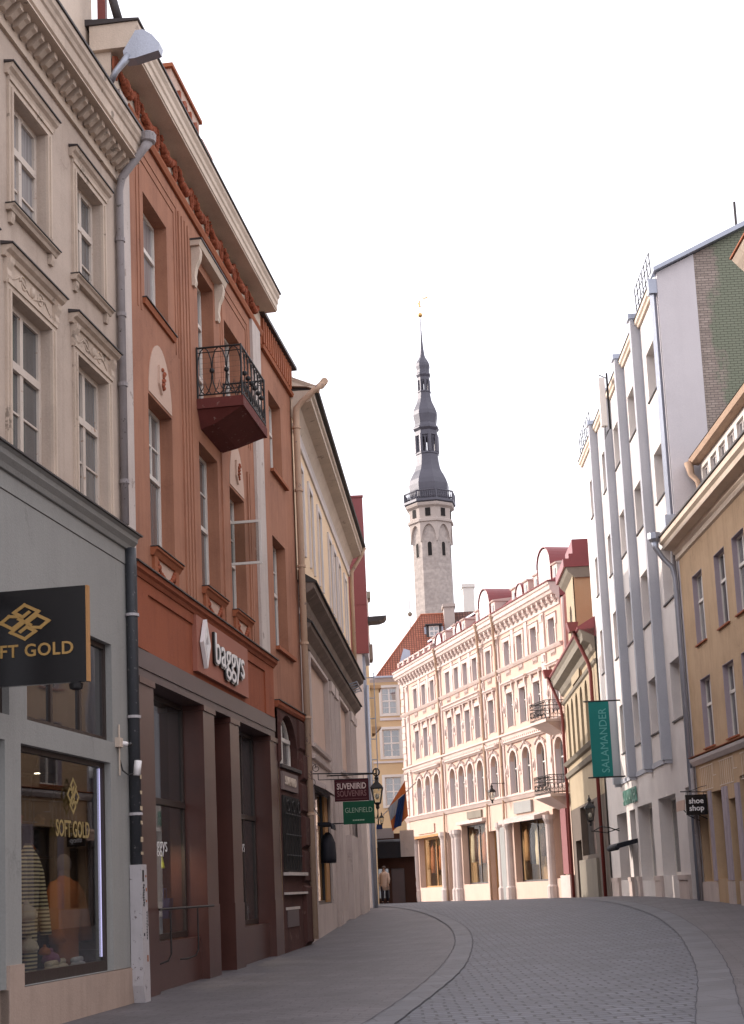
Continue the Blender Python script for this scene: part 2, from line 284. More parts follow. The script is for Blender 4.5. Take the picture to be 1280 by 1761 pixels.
# ------------------------------------------------------------------ mesh builder
class MB:
    def __init__(s): s.v = []; s.f = []; s.uv = None
    def add(s, vs, fs):
        k = len(s.v); s.v += [tuple(v) for v in vs]; s.f += [tuple(i + k for i in f) for f in fs]; return s
    def box(s, u0, u1, n0, n1, z0, z1):
        return s.add([(u0, n0, z0), (u1, n0, z0), (u1, n1, z0), (u0, n1, z0), (u0, n0, z1), (u1, n0, z1), (u1, n1, z1), (u0, n1, z1)],
                     [(0, 3, 2, 1), (4, 5, 6, 7), (0, 1, 5, 4), (1, 2, 6, 5), (2, 3, 7, 6), (3, 0, 4, 7)])
    def prof(s, pts, u0, u1):      # closed (n,z) section pushed along u
        k = len(pts)
        return s.add([(u0, a, b) for a, b in pts] + [(u1, a, b) for a, b in pts],
                     [tuple(range(k)), tuple(range(2 * k - 1, k - 1, -1))] + [(i, (i + 1) % k, k + (i + 1) % k, k + i) for i in range(k)])
    def poly(s, pts, n0, n1):      # closed (u,z) outline given thickness along n
        k = len(pts)
        return s.add([(a, n0, b) for a, b in pts] + [(a, n1, b) for a, b in pts],
                     [tuple(range(k)), tuple(range(2 * k - 1, k - 1, -1))] + [(i, (i + 1) % k, k + (i + 1) % k, k + i) for i in range(k)])
    def flat(s, pts): return s.add(pts, [tuple(range(len(pts)))])
    def tube(s, path, r, seg=8, cap=True):
        P = [Vector(p) for p in path]; rr = r if isinstance(r, (list, tuple)) else [r] * len(P)
        rings = []; prev = None
        for i, p in enumerate(P):
            t = (P[min(i + 1, len(P) - 1)] - P[max(i - 1, 0)]).normalized()
            a = prev if prev is not None else (Vector((0, 0, 1)) if abs(t.z) < .9 else Vector((1, 0, 0)))
            x = (a - t * a.dot(t))
            x = x.normalized() if x.length > 1e-6 else t.orthogonal().normalized()
            y = t.cross(x); prev = x
            rings.append([p + (x * math.cos(6.28318 * j / seg) + y * math.sin(6.28318 * j / seg)) * rr[i] for j in range(seg)])
        vs = [v for r_ in rings for v in r_]; fs = []
        for i in range(len(P) - 1):
            for j in range(seg): fs.append((i * seg + j, i * seg + (j + 1) % seg, (i + 1) * seg + (j + 1) % seg, (i + 1) * seg + j))
        if cap: fs += [tuple(range(seg - 1, -1, -1)), tuple(range((len(P) - 1) * seg, len(P) * seg))]
        return s.add(vs, fs)
    def lathe(s, c, prof, seg=16, rot=0.0, sx=1.0, sy=1.0):
        vs = []; fs = []; k = len(prof)
        for r, z in prof:
            for j in range(seg):
                a = 6.283185 * j / seg + rot; vs.append((c[0] + r * math.cos(a) * sx, c[1] + r * math.sin(a) * sy, c[2] + z))
        for i in range(k - 1):
            for j in range(seg): fs.append((i * seg + j, i * seg + (j + 1) % seg, (i + 1) * seg + (j + 1) % seg, (i + 1) * seg + j))
        fs += [tuple(range(seg - 1, -1, -1)), tuple(range((k - 1) * seg, k * seg))]
        return s.add(vs, fs)
    def ball(s, c, r, seg=12, sz=1.0):
        return s.lathe(c, [(max(.001, r * math.sin(math.pi * i / 8)), -r * sz * math.cos(math.pi * i / 8)) for i in range(9)], seg)
    def build(s, name, mat, parent=None, org=(0, 0, 0), smooth=False, data=None):
        F = CUR['F']; sd = CUR['sd']
        if data is None:
            me = bpy.data.meshes.new(name)
            me.from_pydata([(v[0] - org[0], sd * (v[1] - org[1]), v[2] - org[2]) for v in s.v], [], s.f)
            bm = bmesh.new(); bm.from_mesh(me); bmesh.ops.remove_doubles(bm, verts=bm.verts, dist=1e-5)
            bmesh.ops.recalc_face_normals(bm, faces=bm.faces); bm.to_mesh(me); bm.free()
            if smooth: me.shade_smooth()
            me.materials.append(mat if not isinstance(mat, str) else m[mat])
        else: me = data
        o = bpy.data.objects.new(name, me); SC.collection.objects.link(o)
        if parent is not None: o.parent = parent
        else: o.parent = None
        o.location = (org[0], sd * org[1], org[2])
        return o
CUR = {'F': None, 'sd': 1}
def tag(o, label=None, cat=None, group=None, kind=None):
    if label: o['label'] = label
    if cat: o['category'] = cat
    if group: o['group'] = group
    if kind: o['kind'] = kind
    return o
def frame(O, yaw, side):
    CUR['F'] = (O, R(yaw), side); CUR['sd'] = -side
def world(u, n, z):
    O, th, side = CUR['F']
    return (O[0] + u * math.sin(th) + n * math.cos(th) * side, O[1] + u * math.cos(th) - n * math.sin(th) * side, z)
def root(name, label, cat, u=0, n=0, z=0, group=None):
    """an Empty at the foot of a thing; its parts are placed in (along, out, up) metres of the current facade, relative to it"""
    O, th, side = CUR['F']
    e = bpy.data.objects.new(name, None); SC.collection.objects.link(e); e.empty_display_size = .3
    e.location = world(u, n, z); e.rotation_euler = (0, 0, math.pi / 2 - th)
    return tag(e, label, cat, group)
def single(mb, name, mat, label, cat, u=0, n=0, z=0, group=None, smooth=False):
    o = mb.build(name, mat, None, (0, 0, 0), smooth)
    O, th, side = CUR['F']; o.location = world(u, n, z); o.rotation_euler = (0, 0, math.pi / 2 - th)
    return tag(o, label, cat, group)
def sub(mb, name, mat, parent, org=(0, 0, 0), smooth=False):      # child of a mesh part whose own origin is at org
    o = mb.build(name, mat, parent, org, smooth)
    p = parent.location
    o.location = (o.location[0] - p[0], o.location[1] - p[1], o.location[2] - p[2]); return o
def text(body, size, depth, mat, parent, pos, xa, na, name='lettering', bold=0.0, sx=1.0, align='CENTER', space=1.0, shear=0.0):
    """raised lettering; xa = reading direction, na = facing direction in (u,n,z)"""
    sd = CUR['sd']
    cu = bpy.data.curves.new(name, 'FONT'); cu.body = body; cu.size = size; cu.extrude = depth; cu.align_x = align; cu.align_y = 'CENTER'
    cu.offset = bold; cu.space_character = space; cu.shear = shear; cu.resolution_u = 3
    tmp = bpy.data.objects.new('t', cu); SC.collection.objects.link(tmp)
    dg = bpy.context.evaluated_depsgraph_get(); me = bpy.data.meshes.new_from_object(tmp.evaluated_get(dg))
    bpy.data.objects.remove(tmp)
    X = Vector((xa[0], sd * xa[1], xa[2])); Nn = Vector((na[0], sd * na[1], na[2])); Y = Nn.cross(X)
    p = parent.location if parent.type == 'MESH' else Vector((0, 0, 0))
    T = Matrix((X * sx, Y, Nn)).transposed().to_4x4(); me.transform(T)
    me.name = name; me.materials.clear(); me.materials.append(m[mat])
    o = bpy.data.objects.new(name, me); SC.collection.objects.link(o); o.parent = parent
    o.location = (pos[0] - p[0], sd * pos[1] - p[1], pos[2] - p[2]); return o
def arcpts(ua, ub, zb, rise, k=12):
    c = (ua + ub) / 2; w = (ub - ua) / 2
    return [(c - w * math.cos(math.pi * i / k), zb + rise * math.sin(math.pi * i / k)) for i in range(k + 1)]
def wall(mb, u0, u1, z0, z1, ops, n=0.0, d=0.25):
    """facade sheet with real openings; ops = (ua, ub, za, zb[, rise]) ; reveals go d deep"""
    us = sorted(set([u0, u1] + [x for o in ops for x in o[:2] if u0 < x < u1])); zs = sorted(set([z0, z1] + [x for o in ops for x in o[2:4] if z0 < x < z1]))
    for a, b in zip(us, us[1:]):
        for c, e in zip(zs, zs[1:]):
            cu, cz = (a + b) / 2, (c + e) / 2
            if any(o[0] < cu < o[1] and o[2] < cz < o[3] for o in ops): continue
            mb.flat([(a, n, c), (b, n, c), (b, n, e), (a, n, e)])
    for o in ops:
        ua, ub, za, zb = o[:4]; rise = o[4] if len(o) > 4 else 0
        mb.flat([(ua, n, za), (ub, n, za), (ub, n - d, za), (ua, n - d, za)])
        if not rise:
            mb.flat([(ua, n, zb), (ub, n, zb), (ub, n - d, zb), (ua, n - d, zb)])
            zt = zb
        else:
            zt = zb - rise; ap = arcpts(ua, ub, zt, rise)
            for p, q in zip(ap, ap[1:]):
                mb.flat([(p[0], n, p[1]), (q[0], n, q[1]), (q[0], n - d, q[1]), (p[0], n - d, p[1])])
                mb.flat([(p[0], n, p[1]), (q[0], n, q[1]), (q[0], n, zb), (p[0], n, zb)])
        mb.flat([(ua, n, za), (ua, n, zt), (ua, n - d, zt), (ua, n - d, za)])
        mb.flat([(ub, n, za), (ub, n, zt), (ub, n - d, zt), (ub, n - d, za)])
    return mb
WC = {}
def window(parent, ua, ub, za, zb, n=-.2, cols=(.5,), rows=(.62,), bars=(), mat='frame_white', pane='pane', t=.06, rise=0, dp=.07, vb=(), name='window', label=None):
    """frame (one mesh) with its pane as a child. cols = mullions, rows = transoms (fractions), bars = thin horizontal bars,
    vb = thin upright bars (fraction, z0, z1)"""
    w, h = ub - ua, zb - za
    key = (round(w, 2), round(h, 2), cols, rows, bars, vb, mat, pane, t, rise, dp, CUR['sd'])
    org = (ua, n, za)
    if key in WC:
        f = MB().build(name, None, parent, org, data=WC[key][0]); p = MB().build('pane', None, f, (0, 0, 0), data=WC[key][1])
        if label: f['label'] = label
        return f
    b = MB()
    if rise:
        ap = arcpts(ua, ub, zb - rise, rise, 14); ip = arcpts(ua + t, ub - t, zb - rise, rise - t, 14)
        for i in range(14):
            b.add([(ap[i][0], n, ap[i][1]), (ap[i + 1][0], n, ap[i + 1][1]), (ip[i + 1][0], n, ip[i + 1][1]), (ip[i][0], n, ip[i][1]),
                   (ap[i][0], n - dp, ap[i][1]), (ap[i + 1][0], n - dp, ap[i + 1][1]), (ip[i + 1][0], n - dp, ip[i + 1][1]), (ip[i][0], n - dp, ip[i][1])],
                  [(0, 1, 2, 3), (4, 7, 6, 5), (3, 2, 6, 7), (0, 4, 5, 1)])
        top = zb - rise
    else:
        b.box(ua, ub, n - dp, n, zb - t, zb); top = zb - t
    b.box(ua, ub, n - dp, n, za, za + t)
    b.box(ua, ua + t, n - dp, n, za + t, top); b.box(ub - t, ub, n - dp, n, za + t, top)
    zi = sorted([za + h * r for r in rows])
    for z in zi: b.box(ua + t, ub - t, n - dp, n + .015, z - t * .65, z + t * .65)
    lv = [za + t] + [q for z in zi for q in (z - t * .65, z + t * .65)] + [zb - t - (rise * .12)]
    for c in cols:
        x = ua + w * c
        for a, e in zip(lv[0::2], lv[1::2]): b.box(x - t * .6, x + t * .6, n - dp, n + .005, a, e)
    xs = [ua + t] + [q for c in sorted(cols) for q in (ua + w * c - t * .6, ua + w * c + t * .6)] + [ub - t]
    for r in bars:
        z = za + h * r
        for a, e in zip(xs[0::2], xs[1::2]): b.box(a, e, n - dp * .8, n - .012, z - .014, z + .014)
    for c, r0, r1 in vb:
        x = ua + w * c; b.box(x - .014, x + .014, n - dp * .8, n - .01, za + h * r0, za + h * r1)
    f = b.build(name, mat, parent, org)
    pts = [(ua + t * .5, za + t * .5), (ub - t * .5, za + t * .5)]
    if rise: pts += [(x, z) for x, z in reversed(arcpts(ua + t * .5, ub - t * .5, zb - rise, rise - t * .5, 14))]
    else: pts += [(ub - t * .5, zb - t * .5), (ua + t * .5, zb - t * .5)]
    q = MB().poly(pts, n - dp * .75, n - dp * .5)
    p = sub(q, 'pane', pane, f, org); WC[key] = (f.data, p.data)
    if label: f['label'] = label
    return f
def downpipe(parent, path, r, mat, name='downpipe', seg=12, clips=()):
    o = MB().tube(path, r, seg).build(name, mat, parent, path[0] if False else (0, 0, 0), smooth=True)
    if clips:
        c = MB()
        for (u, n, z) in clips: c.lathe((u, n, z), [(r * 1.05, -.03), (r * 1.28, -.03), (r * 1.28, .03), (r * 1.05, .03)], 12)
        c.build('pipe_clip', mat, o)
    return o
# ------------------------------------------------------------------ ground
K = [(-200, 0), (8, 0), (16.8, .06), (25, .15), (33.3, .29), (45, .58), (51, .75), (60, .82), (70, .78), (88, .54), (110, .43), (9000, .43)]
def gs(s):
    def L(t):
        for (a, p), (b, q) in zip(K, K[1:]):
            if t <= b: return p + (q - p) * (t - a) / (b - a)
    return sum(L(s + d) for d in (-3, -2, -1, 0, 1, 2, 3)) / 7
def g(x, y): return gs(y + 1.2 * max(-10, min(12, x)))
def sheet(name, xs_of_y, ys, mat, dz, nx=8, skirt=False):
    vs = []; fs = []
    for y in ys:
        a, b = xs_of_y(y)
        row = [a + (b - a) * i / nx for i in range(nx + 1)]
        vs += [(x, y, g(x, y) + dz) for x in row]
    k = nx + 1
    for j in range(len(ys) - 1):
        for i in range(nx): fs.append((j * k + i, j * k + i + 1, (j + 1) * k + i + 1, (j + 1) * k + i))
    me = bpy.data.meshes.new(name); me.from_pydata(vs, [], fs); me.shade_smooth(); me.materials.append(m[mat])
    o = bpy.data.objects.new(name, me); SC.collection.objects.link(o); return tag(o, kind='structure')
gx = [-900, -200, -60, -20, -12] + [-10 + .5 * i for i in range(61)] + [30, 60, 200, 900]
gy = [-200, -40, 0, 4] + [8 + .5 * i for i in range(209)] + [120, 150, 200, 400, 1500]
me = bpy.data.meshes.new('ground')
me.from_pydata([(x, y, g(x, y)) for y in gy for x in gx], [], [(j * len(gx) + i, j * len(gx) + i + 1, (j + 1) * len(gx) + i + 1, (j + 1) * len(gx) + i) for j in range(len(gy) - 1) for i in range(len(gx) - 1)])
me.shade_smooth(); me.materials.append(m['pave'])
go = bpy.data.objects.new('pavement', me); SC.collection.objects.link(go); tag(go, kind='structure')
def interp(T):
    def f(y):
        if y <= T[0][1]: (x0, y0), (x1, y1) = T[0], T[1]
        elif y >= T[-1][1]: (x0, y0), (x1, y1) = T[-2], T[-1]
        else:
            for (x0, y0), (x1, y1) in zip(T, T[1:]):
                if y <= y1: break
        return x0 + (x1 - x0) * (y - y0) / (y1 - y0)
    def sm(y): return sum(f(y + d) for d in (-2, -1, 0, 1, 2)) / 5
    return sm
Lout = interp([(-.45, 12), (.09, 16.11), (.69, 19.81), (1.32, 24.27), (1.86, 30.85), (2.08, 36), (1.90, 42.5), (1.17, 51.18), (-.2, 62), (-1.5, 75), (-2.5, 100)])
Lin = interp([(-.95, 12), (-.23, 16.28), (.40, 20.27), (1.0, 25.2), (1.52, 31.17), (1.70, 37.2), (1.46, 44.3), (.64, 52.37), (-.8, 62), (-2.1, 75), (-3.2, 100)])
Rin = interp([(2.5, 12), (2.95, 14.54), (3.55, 17), (4.5, 21.5), (5.75, 28.8), (6.6, 36), (6.9, 44), (6.9, 60), (6.0, 80), (1.2, 105)])
Rout = interp([(3.0, 12), (3.4, 14.4), (4.0, 17), (4.95, 21.5), (6.2, 28.5), (7.1, 36), (7.4, 44), (7.4, 60), (6.5, 80), (1.7, 105)])
ys = [8 + .5 * i for i in range(190)]
sheet('road', lambda y: (Lout(y) - .03, Rin(y) + .03), ys, 'road', .006, 14)
sheet('kerb_strip', lambda y: (Lin(y), Lout(y)), ys, 'slab', .012, 3)
sheet('kerb_strip', lambda y: (Rin(y), Rout(y)), ys, 'slab', .012, 3)
m['joint'] = plaster('dark_joint', (.092, .089, .10), (.055, .052, .058), .9, sc=3)
for fx in (Lin, Lout, Rin, Rout): sheet('kerb_joint', lambda y: (fx(y) - .007 + .01 * math.sin(y * 5), fx(y) + .007 + .01 * math.sin(y * 5)), ys, 'joint', .018, 1)
# ================================================================== beige building with the grey shopfront (left, nearest)
frame((-3.59, 21.0), 9.6, 1)
A = root('beige_building', 'beige stucco building with dentilled cornice above a grey shopfront, nearest on the left', 'building', 0, 0, 0)
W3 = [(-8.2, -7.1), (-6.1, -5.0), (-3.98, -2.88), (-1.82, -.80)]; W2 = [(-8.2, -6.9), (-6.2, -4.95), (-4.06, -2.79), (-1.86, -.66)]
b = MB(); wall(b, -10, 0, 6.7, 12.36, [(a, c, 10.08, 11.68) for a, c in W3] + [(a, c, 6.98, 8.96) for a, c in W2], 0, .24)
b.build('wall', 'beige', A)
MB().box(-10, -.02, -6, -.34, 3.45, 13.0).build('core', 'beige', A)
for i, (a, c) in enumerate(W3):
    w = window(A, a, c, 10.08, 11.68, -.13, t=.075, rows=(.62,), bars=(.31,), pane='pane_pale' if i != 3 else 'pane')
    x = MB()
    for (p, q, r, s) in ((a - .15, a - .003, 10.08, 11.68), (c + .003, c + .15, 10.08, 11.68)): x.box(p, q, -.02, .035, r, s); x.box(p + .05, q - .05, .035, .055, r, s)
    x.box(a - .15, c + .15, -.02, .035, 11.683, 11.82); x.box(a - .15, c + .15, .035, .055, 11.76, 11.82)
    sub(x, 'architrave', 'beige_trim', w)
    x = MB().prof([(.0, 11.82), (.04, 11.82), (.06, 11.87), (.10, 11.90), (.12, 11.95), (.0, 11.95)], a - .22, c + .22); sub(x, 'hood', 'beige_trim', w)
    x = MB().prof([(0, 11.953), (.14, 11.953), (.14, 11.97), (0, 11.99)], a - .235, c + .235); sub(x, 'hood_flashing', 'lead', w)
    x = MB().prof([(0, 10.0), (.07, 10.0), (.09, 10.04), (.12, 10.06), (.12, 10.075), (-.2, 10.075), (-.2, 10.0)], a - .2, c + .2)
    for q in (a - .14, c + .04): x.prof([(0, 9.86), (.04, 9.86), (.06, 9.93), (.06, 9.998), (0, 9.998)], q, q + .1)
    sub(x, 'sill', 'beige_trim', w)
    x = MB().box(a - .21, c + .21, .0, .135, 10.078, 10.09); sub(x, 'sill_flashing', 'lead', w)
def scroll(b, cu, cz, sx, n, r=.11, th=.014):
    for s in (-1, 1):
        pts = []
        for i in range(26):
            t = i / 25; a = t * 9.5; rr = r * (1 - .82 * t)
            pts.append((cu + s * sx * (.42 + math.cos(a) * rr * 1.2 / sx * .9), n, cz + math.sin(a) * rr * s * .0 + math.sin(a) * rr))
        b.tube(pts, [th * (1.1 - .6 * i / 25) for i in range(26)], 5)
        b.tube([(cu + s * sx * .1, n, cz - .07), (cu + s * sx * .3, n, cz - .02), (cu + s * sx * .62, n, cz + .05), (cu + s * sx * .85, n, cz - .04), (cu + s * sx * .95, n, cz - .07)], [.006, .014, .017, .012, .006], 5)
    b.ball((cu, n, cz), .05, 8, 1.5)
for i, (a, c) in enumerate(W2):
    w = window(A, a, c, 6.98, 8.96, -.13, t=.08, rows=(.60,), bars=(.30,), pane='pane')
    x = MB()
    for (p, q) in ((a - .15, a - .003), (c + .003, c + .15)): x.box(p, q, -.02, .035, 6.98, 8.96); x.box(p + .05, q - .05, .035, .055, 6.98, 8.96)
    x.box(a - .15, c + .15, -.02, .035, 8.963, 9.08); x.box(a - .15, c + .15, .035, .055, 9.03, 9.08)
    x.box(a - .1, c + .1, -.02, .018, 9.08, 9.34)
    sub(x, 'architrave', 'beige_trim', w)
    x = MB(); scroll(x, (a + c) / 2, 9.21, (c - a) / 2, .02); sub(x, 'scroll_relief', 'beige_trim', w, smooth=True)
    x = MB().prof([(0, 9.34), (.05, 9.34), (.07, 9.39), (.12, 9.42), (.15, 9.47), (0, 9.47)], a - .26, c + .26)
    for q in (a - .19, c + .06): x.prof([(0, 9.02), (.03, 9.03), (.06, 9.12), (.05, 9.2), (.09, 9.28), (.10, 9.337), (0, 9.337)], q, q + .13)
    sub(x, 'hood', 'beige_trim', w)
    x = MB().prof([(0, 9.473), (.17, 9.473), (.17, 9.49), (0, 9.52)], a - .28, c + .28); sub(x, 'hood_flashing', 'lead', w)
co = MB()
co.prof([(0, 12.36), (.05, 12.36), (.05, 12.42), (.03, 12.44), (.03, 12.56), (.06, 12.58), (.08, 12.64), (.10, 12.66), (.10, 12.70), (0, 12.70)], -10, -.01)
co.prof([(0, 12.70), (.35, 12.70), (.33, 12.76), (.36, 12.78), (.36, 12.95), (.385, 12.97), (.40, 13.03), (.43, 13.07), (.43, 13.16), (0, 13.16)], -10, .03)
C_ = co.build('cornice', 'beige_trim', A)
d = MB()
u = -9.9
while u < -.1:
    d.prof([(.05, 12.52), (.12, 12.53), (.2, 12.60), (.25, 12.62), (.25, 12.697), (.05, 12.697)], u, u + .105); u += .225
d.build('dentils', 'beige_trim', C_)
MB().prof([(-.3, 13.165), (.455, 13.165), (.455, 13.20), (-.3, 13.28)], -10, .05).build('roof_edge', 'lead', A)
MB().prof([(-.3, 13.2), (.3, 13.24), (-5.5, 15.6), (-6, 15.6), (-6, 13.0)], -10, -.02).build('roof', 'tiles_old', A)
# shopfront
b = MB()
wall(b, -10, 0, .56, 6.36, [(-3.93, -.88, .56, 3.38), (-3.74, -.78, 3.68, 5.06), (-7.6, -4.38, .56, 3.38), (-7.6, -4.25, 3.68, 5.06)], .05, .12)
b.box(-10, -.02, .05, .062, 6.36, 6.58)
b.build('shopfront_wall', 'shopgrey', A)
b = MB(); b.box(-4.36, 0, -.1, .075, -.4, .55); b.box(-4.36, -3.95, -.02, .09, -.4, .82); b.build('plinth', 'plinthA', A)
b = MB().prof([(.0, 6.585), (.10, 6.585), (.13, 6.64), (.19, 6.70), (.20, 6.76), (.24, 6.79), (0, 6.79)], -10, .04).build('shop_cornice', 'shopgrey', A)
b = MB().prof([(-.02, 6.793), (.27, 6.793), (.27, 6.815), (-.02, 6.95)], -10, .06).build('shop_cornice_flashing', 'lead', A)
b = MB(); b.box(-10, -.02, .051, .058, 6.352, 6.372)
b.build('groove_shadow_strip', 'lead', A)  # raised dark strip stands in for the shadow line of a groove
def shopwin(parent, ua, ub, za, zb, n=-.04, mull=(), mat='frame_dark', t=.07, bot=.1, glass='glass'):
    b = MB(); b.box(ua, ub, n - .06, n, zb - t, zb); b.box(ua, ub, n - .06, n, za, za + bot)
    b.box(ua, ua + t, n - .06, n, za + bot, zb - t); b.box(ub - t, ub, n - .06, n, za + bot, zb - t)
    for q in mull: b.box(q - t * .5, q + t * .5, n - .06, n - .003, za + bot, zb - t)
    f = b.build('shop_window', mat, parent)
    sub(MB().box(ua + t * .5, ub - t * .5, n - .04, n - .034, za + bot * .5, zb - t * .5), 'pane', glass, f)
    return f
shopwin(A, -3.93, -.88, .56, 3.38, bot=.14)
shopwin(A, -3.74, -.78, 3.68, 5.06, mull=(-2.75, -1.75), glass='pane_dark', bot=.07)
shopwin(A, -7.6, -4.38, .56, 3.38); shopwin(A, -7.6, -4.25, 3.68, 5.06, mull=(-6.4, -5.3), glass='pane_dark')
b = MB(); b.flat([(-8, -.12, .55), (.55, -.12, .55), (.55, -1.7, .55), (-8, -1.7, .55)]); b.build('shop_floor', 'frame_dark', A)
b = MB(); b.flat([(-8, -1.7, .5), (.55, -1.7, .5), (.55, -1.7, 3.5), (-8, -1.7, 3.5)]); b.flat([(.55, -.12, .5), (.55, -1.7, .5), (.55, -1.7, 3.5), (.55, -.12, 3.5)])
b.flat([(-8, -.12, 3.42), (.55, -.12, 3.42), (.55, -1.7, 3.42), (-8, -1.7, 3.42)]); b.flat([(-8, -.12, .5), (-8, -1.7, .5), (-8, -1.7, 3.5), (-8, -.12, 3.5)]); b.build('shop_interior', 'shelfwall', A)
b = MB()
for z in (1.25, 1.7, 2.15, 2.6, 3.0): b.box(-2.2, .5, -1.69, -1.35, z, z + .03)
for u in (-2.2, -1.3, -.4, .46): b.box(u, u + .04, -1.69, -1.33, .56, 3.3)
b.build('shelves', 'frame_dark', A)
b = MB().tube([(-.99, -.09, .75), (-.99, -.09, 3.3)], .022, 8).build('tube_light', 'lampcool', A)
t_ = text('SOFT GOLD', .30, .002, 'gold_glass', A, (-2.08, -.035, 2.42), (1, 0, 0), (0, 1, 0), 'window_lettering', .004, sx=.72)
def knot(parent, pos, r, mat, xa, na, wd=.16, sx=1.0):
    """interlaced diamond emblem: two hooked bands turned about the centre plus their mirror, as raised strips"""
    sd = CUR['sd']; b = MB(); X = Vector(xa); Nn = Vector(na)
    def P(x, y, d): return tuple(Vector(pos) + X * (x * r * sx) + Vector((0, 0, 1)) * (y * r) + Nn * d)
    lines = []
    base = [[(-.10, .10), (-.42, .42), (0, .82), (.42, .42), (.22, .22)], [(-.42, .10), (-.85, .0), (-.62, -.20), (-.2, .2), (.2, -.2), (0, -.42)]]
    base = [[(.16, .48), (-.08, .26), (-.42, .52), (0, .88), (.55, .5), (.1, .08), (-.28, .36)][:6],
            [(-.30, .30), (-.62, .34), (-.95, .02), (-.5, -.32), (-.08, .06), (.22, -.16)]]
    for L in base:
        lines.append(L); lines.append([(-x, -y) for x, y in L])
    for L in lines:
        for (x0, y0), (x1, y1) in zip(L, L[1:]):
            dx, dy = x1 - x0, y1 - y0; l = math.hypot(dx, dy); dx /= l; dy /= l; h = wd / 2
            q = [(x0 - dx * h - dy * h, y0 - dy * h + dx * h), (x1 + dx * h - dy * h, y1 + dy * h + dx * h), (x1 + dx * h + dy * h, y1 + dy * h - dx * h), (x0 - dx * h + dy * h, y0 - dy * h - dx * h)]
            k = random.uniform(0, .0015)
            b.add([P(x, y, k) for x, y in q] + [P(x, y, .008 + k) for x, y in q], [(0, 1, 2, 3), (7, 6, 5, 4), (0, 1, 5, 4), (1, 2, 6, 5), (2, 3, 7, 6), (3, 0, 4, 7)])
    return b.build('emblem', mat, parent)
knot(A, (-2.08, -.036, 2.86), .25, 'gold_glass', (1, 0, 0), (0, 1, 0), .13, .8)
def spot(label, u, n, z, grp):
    b = MB().lathe((0, 0, 0), [(.035, 0), (.045, .03), (.03, .1), (.008, .11), (.008, .2)], 10)
    o = single(b, 'spotlight', 'black', label, 'spotlight', u, n, z, grp); MB().lathe((0, 0, -.004), [(.036, 0), (.036, .006)], 10).build('bulb', 'lamp', o)
    L = bpy.data.lights.new('spotlight_light', 'SPOT'); L.energy = 12 if n > -.65 else 75; L.spot_size = R(150); L.spot_blend = .8; L.shadow_soft_size = .05; L.color = (1, .78, .55)
    lo = bpy.data.objects.new('spotlight_light', L); SC.collection.objects.link(lo); lo.parent = o; lo.location = (0, 0, -.03)
spot('left one of two small ceiling spotlights behind the shop window with the gold emblem', -2.55, -.6, 3.2, 'lit spotlights inside the shops')
spot('right one of two small ceiling spotlights behind the shop window with the gold emblem', -1.9, -.6, 3.2, 'lit spotlights inside the shops')
# goods in the window
def garment(name, label, cat, u, n, z, h, w, mat, sleeves=True, head=None, flare=1.25, group=None, dp=.55):
    b = MB(); H = h
    prof = [(w * .30 * flare * 1.15, 0), (w * .36 * flare, H * .12), (w * .40 * flare * .92, H * .35), (w * .42, H * .6), (w * .46, H * .8), (w * .42, H * .9), (w * .2, H * .965), (w * .12, H)]
    vs = MB(); vs.lathe((0, 0, 0), prof, 20, sx=1.0, sy=dp)
    vs.v = [(x * (1 + .06 * math.sin(7 * math.atan2(y, x)) * (1 - zz / H)), y * (1 + .10 * math.sin(7 * math.atan2(y, x) + 1) * (1 - zz / H)), zz) for x, y, zz in vs.v]
    if sleeves:
        for s in (-1, 1):
            vs.tube([(s * w * .36, 0, H * .90), (s * w * .52, .02, H * .78), (s * w * .62, .05, H * .58), (s * w * .64, .09, H * .38), (s * w * .63, .10, H * .30)], [w * .12, w * .15, w * .14, w * .13, w * .14], 10)
    t = root(name, label, cat, u, n, z, group)
    vs.build('body' if not sleeves else 'garment', mat, t, smooth=True)
    st_ = MB().lathe((0, 0, 0), [(w * .3, -.0), (w * .3, .02), (.02, .03), (.015, H * .9)], 12); 
    if z > .7: pass
    st_.build('stand', 'black', t)
    if head: MB().ball((0, 0, H + w * .20), w * .13, 12, 1.35).build('head', head, t, smooth=True); MB().tube([(0, 0, H * .94), (0, 0, H + w * .1)], w * .1, 8).build('neck', head, t)
    return t
garment('display_coat', 'bright red coat on display at the left edge of the shop window', 'coat', -3.35, -.45, .58, 1.75, .62, 'cloth_red')
garment('display_sweater', 'cream and dark striped long cardigan behind the shop window', 'sweater', -2.85, -.33, .62, 1.62, .50, 'cloth_stripe', flare=.9)
garment('display_cape', 'orange cape on a grey mannequin behind the shop window', 'mannequin', -.95, -.62, .58, 1.28, .80, 'cloth_orange', head='mannequin', flare=1.0)
garment('display_dress', 'dark dress on a stand between the striped cardigan and the orange cape', 'dress', -1.75, -.95, .58, 1.5, .5, 'cloth_dark', sleeves=True)
def hat(label, u, n, z, r, mat): 
    b = MB().lathe((0, 0, 0), [(r * .7, 0), (r, r * .25), (r * 1.02, r * .5), (r * .8, r * 1.0), (r * .35, r * 1.3), (.01, r * 1.38)], 16)
    o = single(b, 'woolly_hat', mat, label, 'hat', u, n, z, smooth=True); MB().ball((0, 0, r * 1.45), r * .3, 10).build('pompom', mat, o, smooth=True)
hat('cream woolly hat on the upper peg at the left edge of the shop window', -3.18, -.22, 1.30, .14, 'cloth_cream')
hat('pale woolly hat low down at the left edge of the shop window', -3.15, -.2, .92, .12, 'cloth_cream')
hat('purple flecked woolly hat on the floor of the shop window', -2.1, -.35, .72, .12, 'cloth_purple')
hat('small orange felt hat beside the striped cardigan hem', -2.66, -.2, .86, .075, 'cloth_orange')
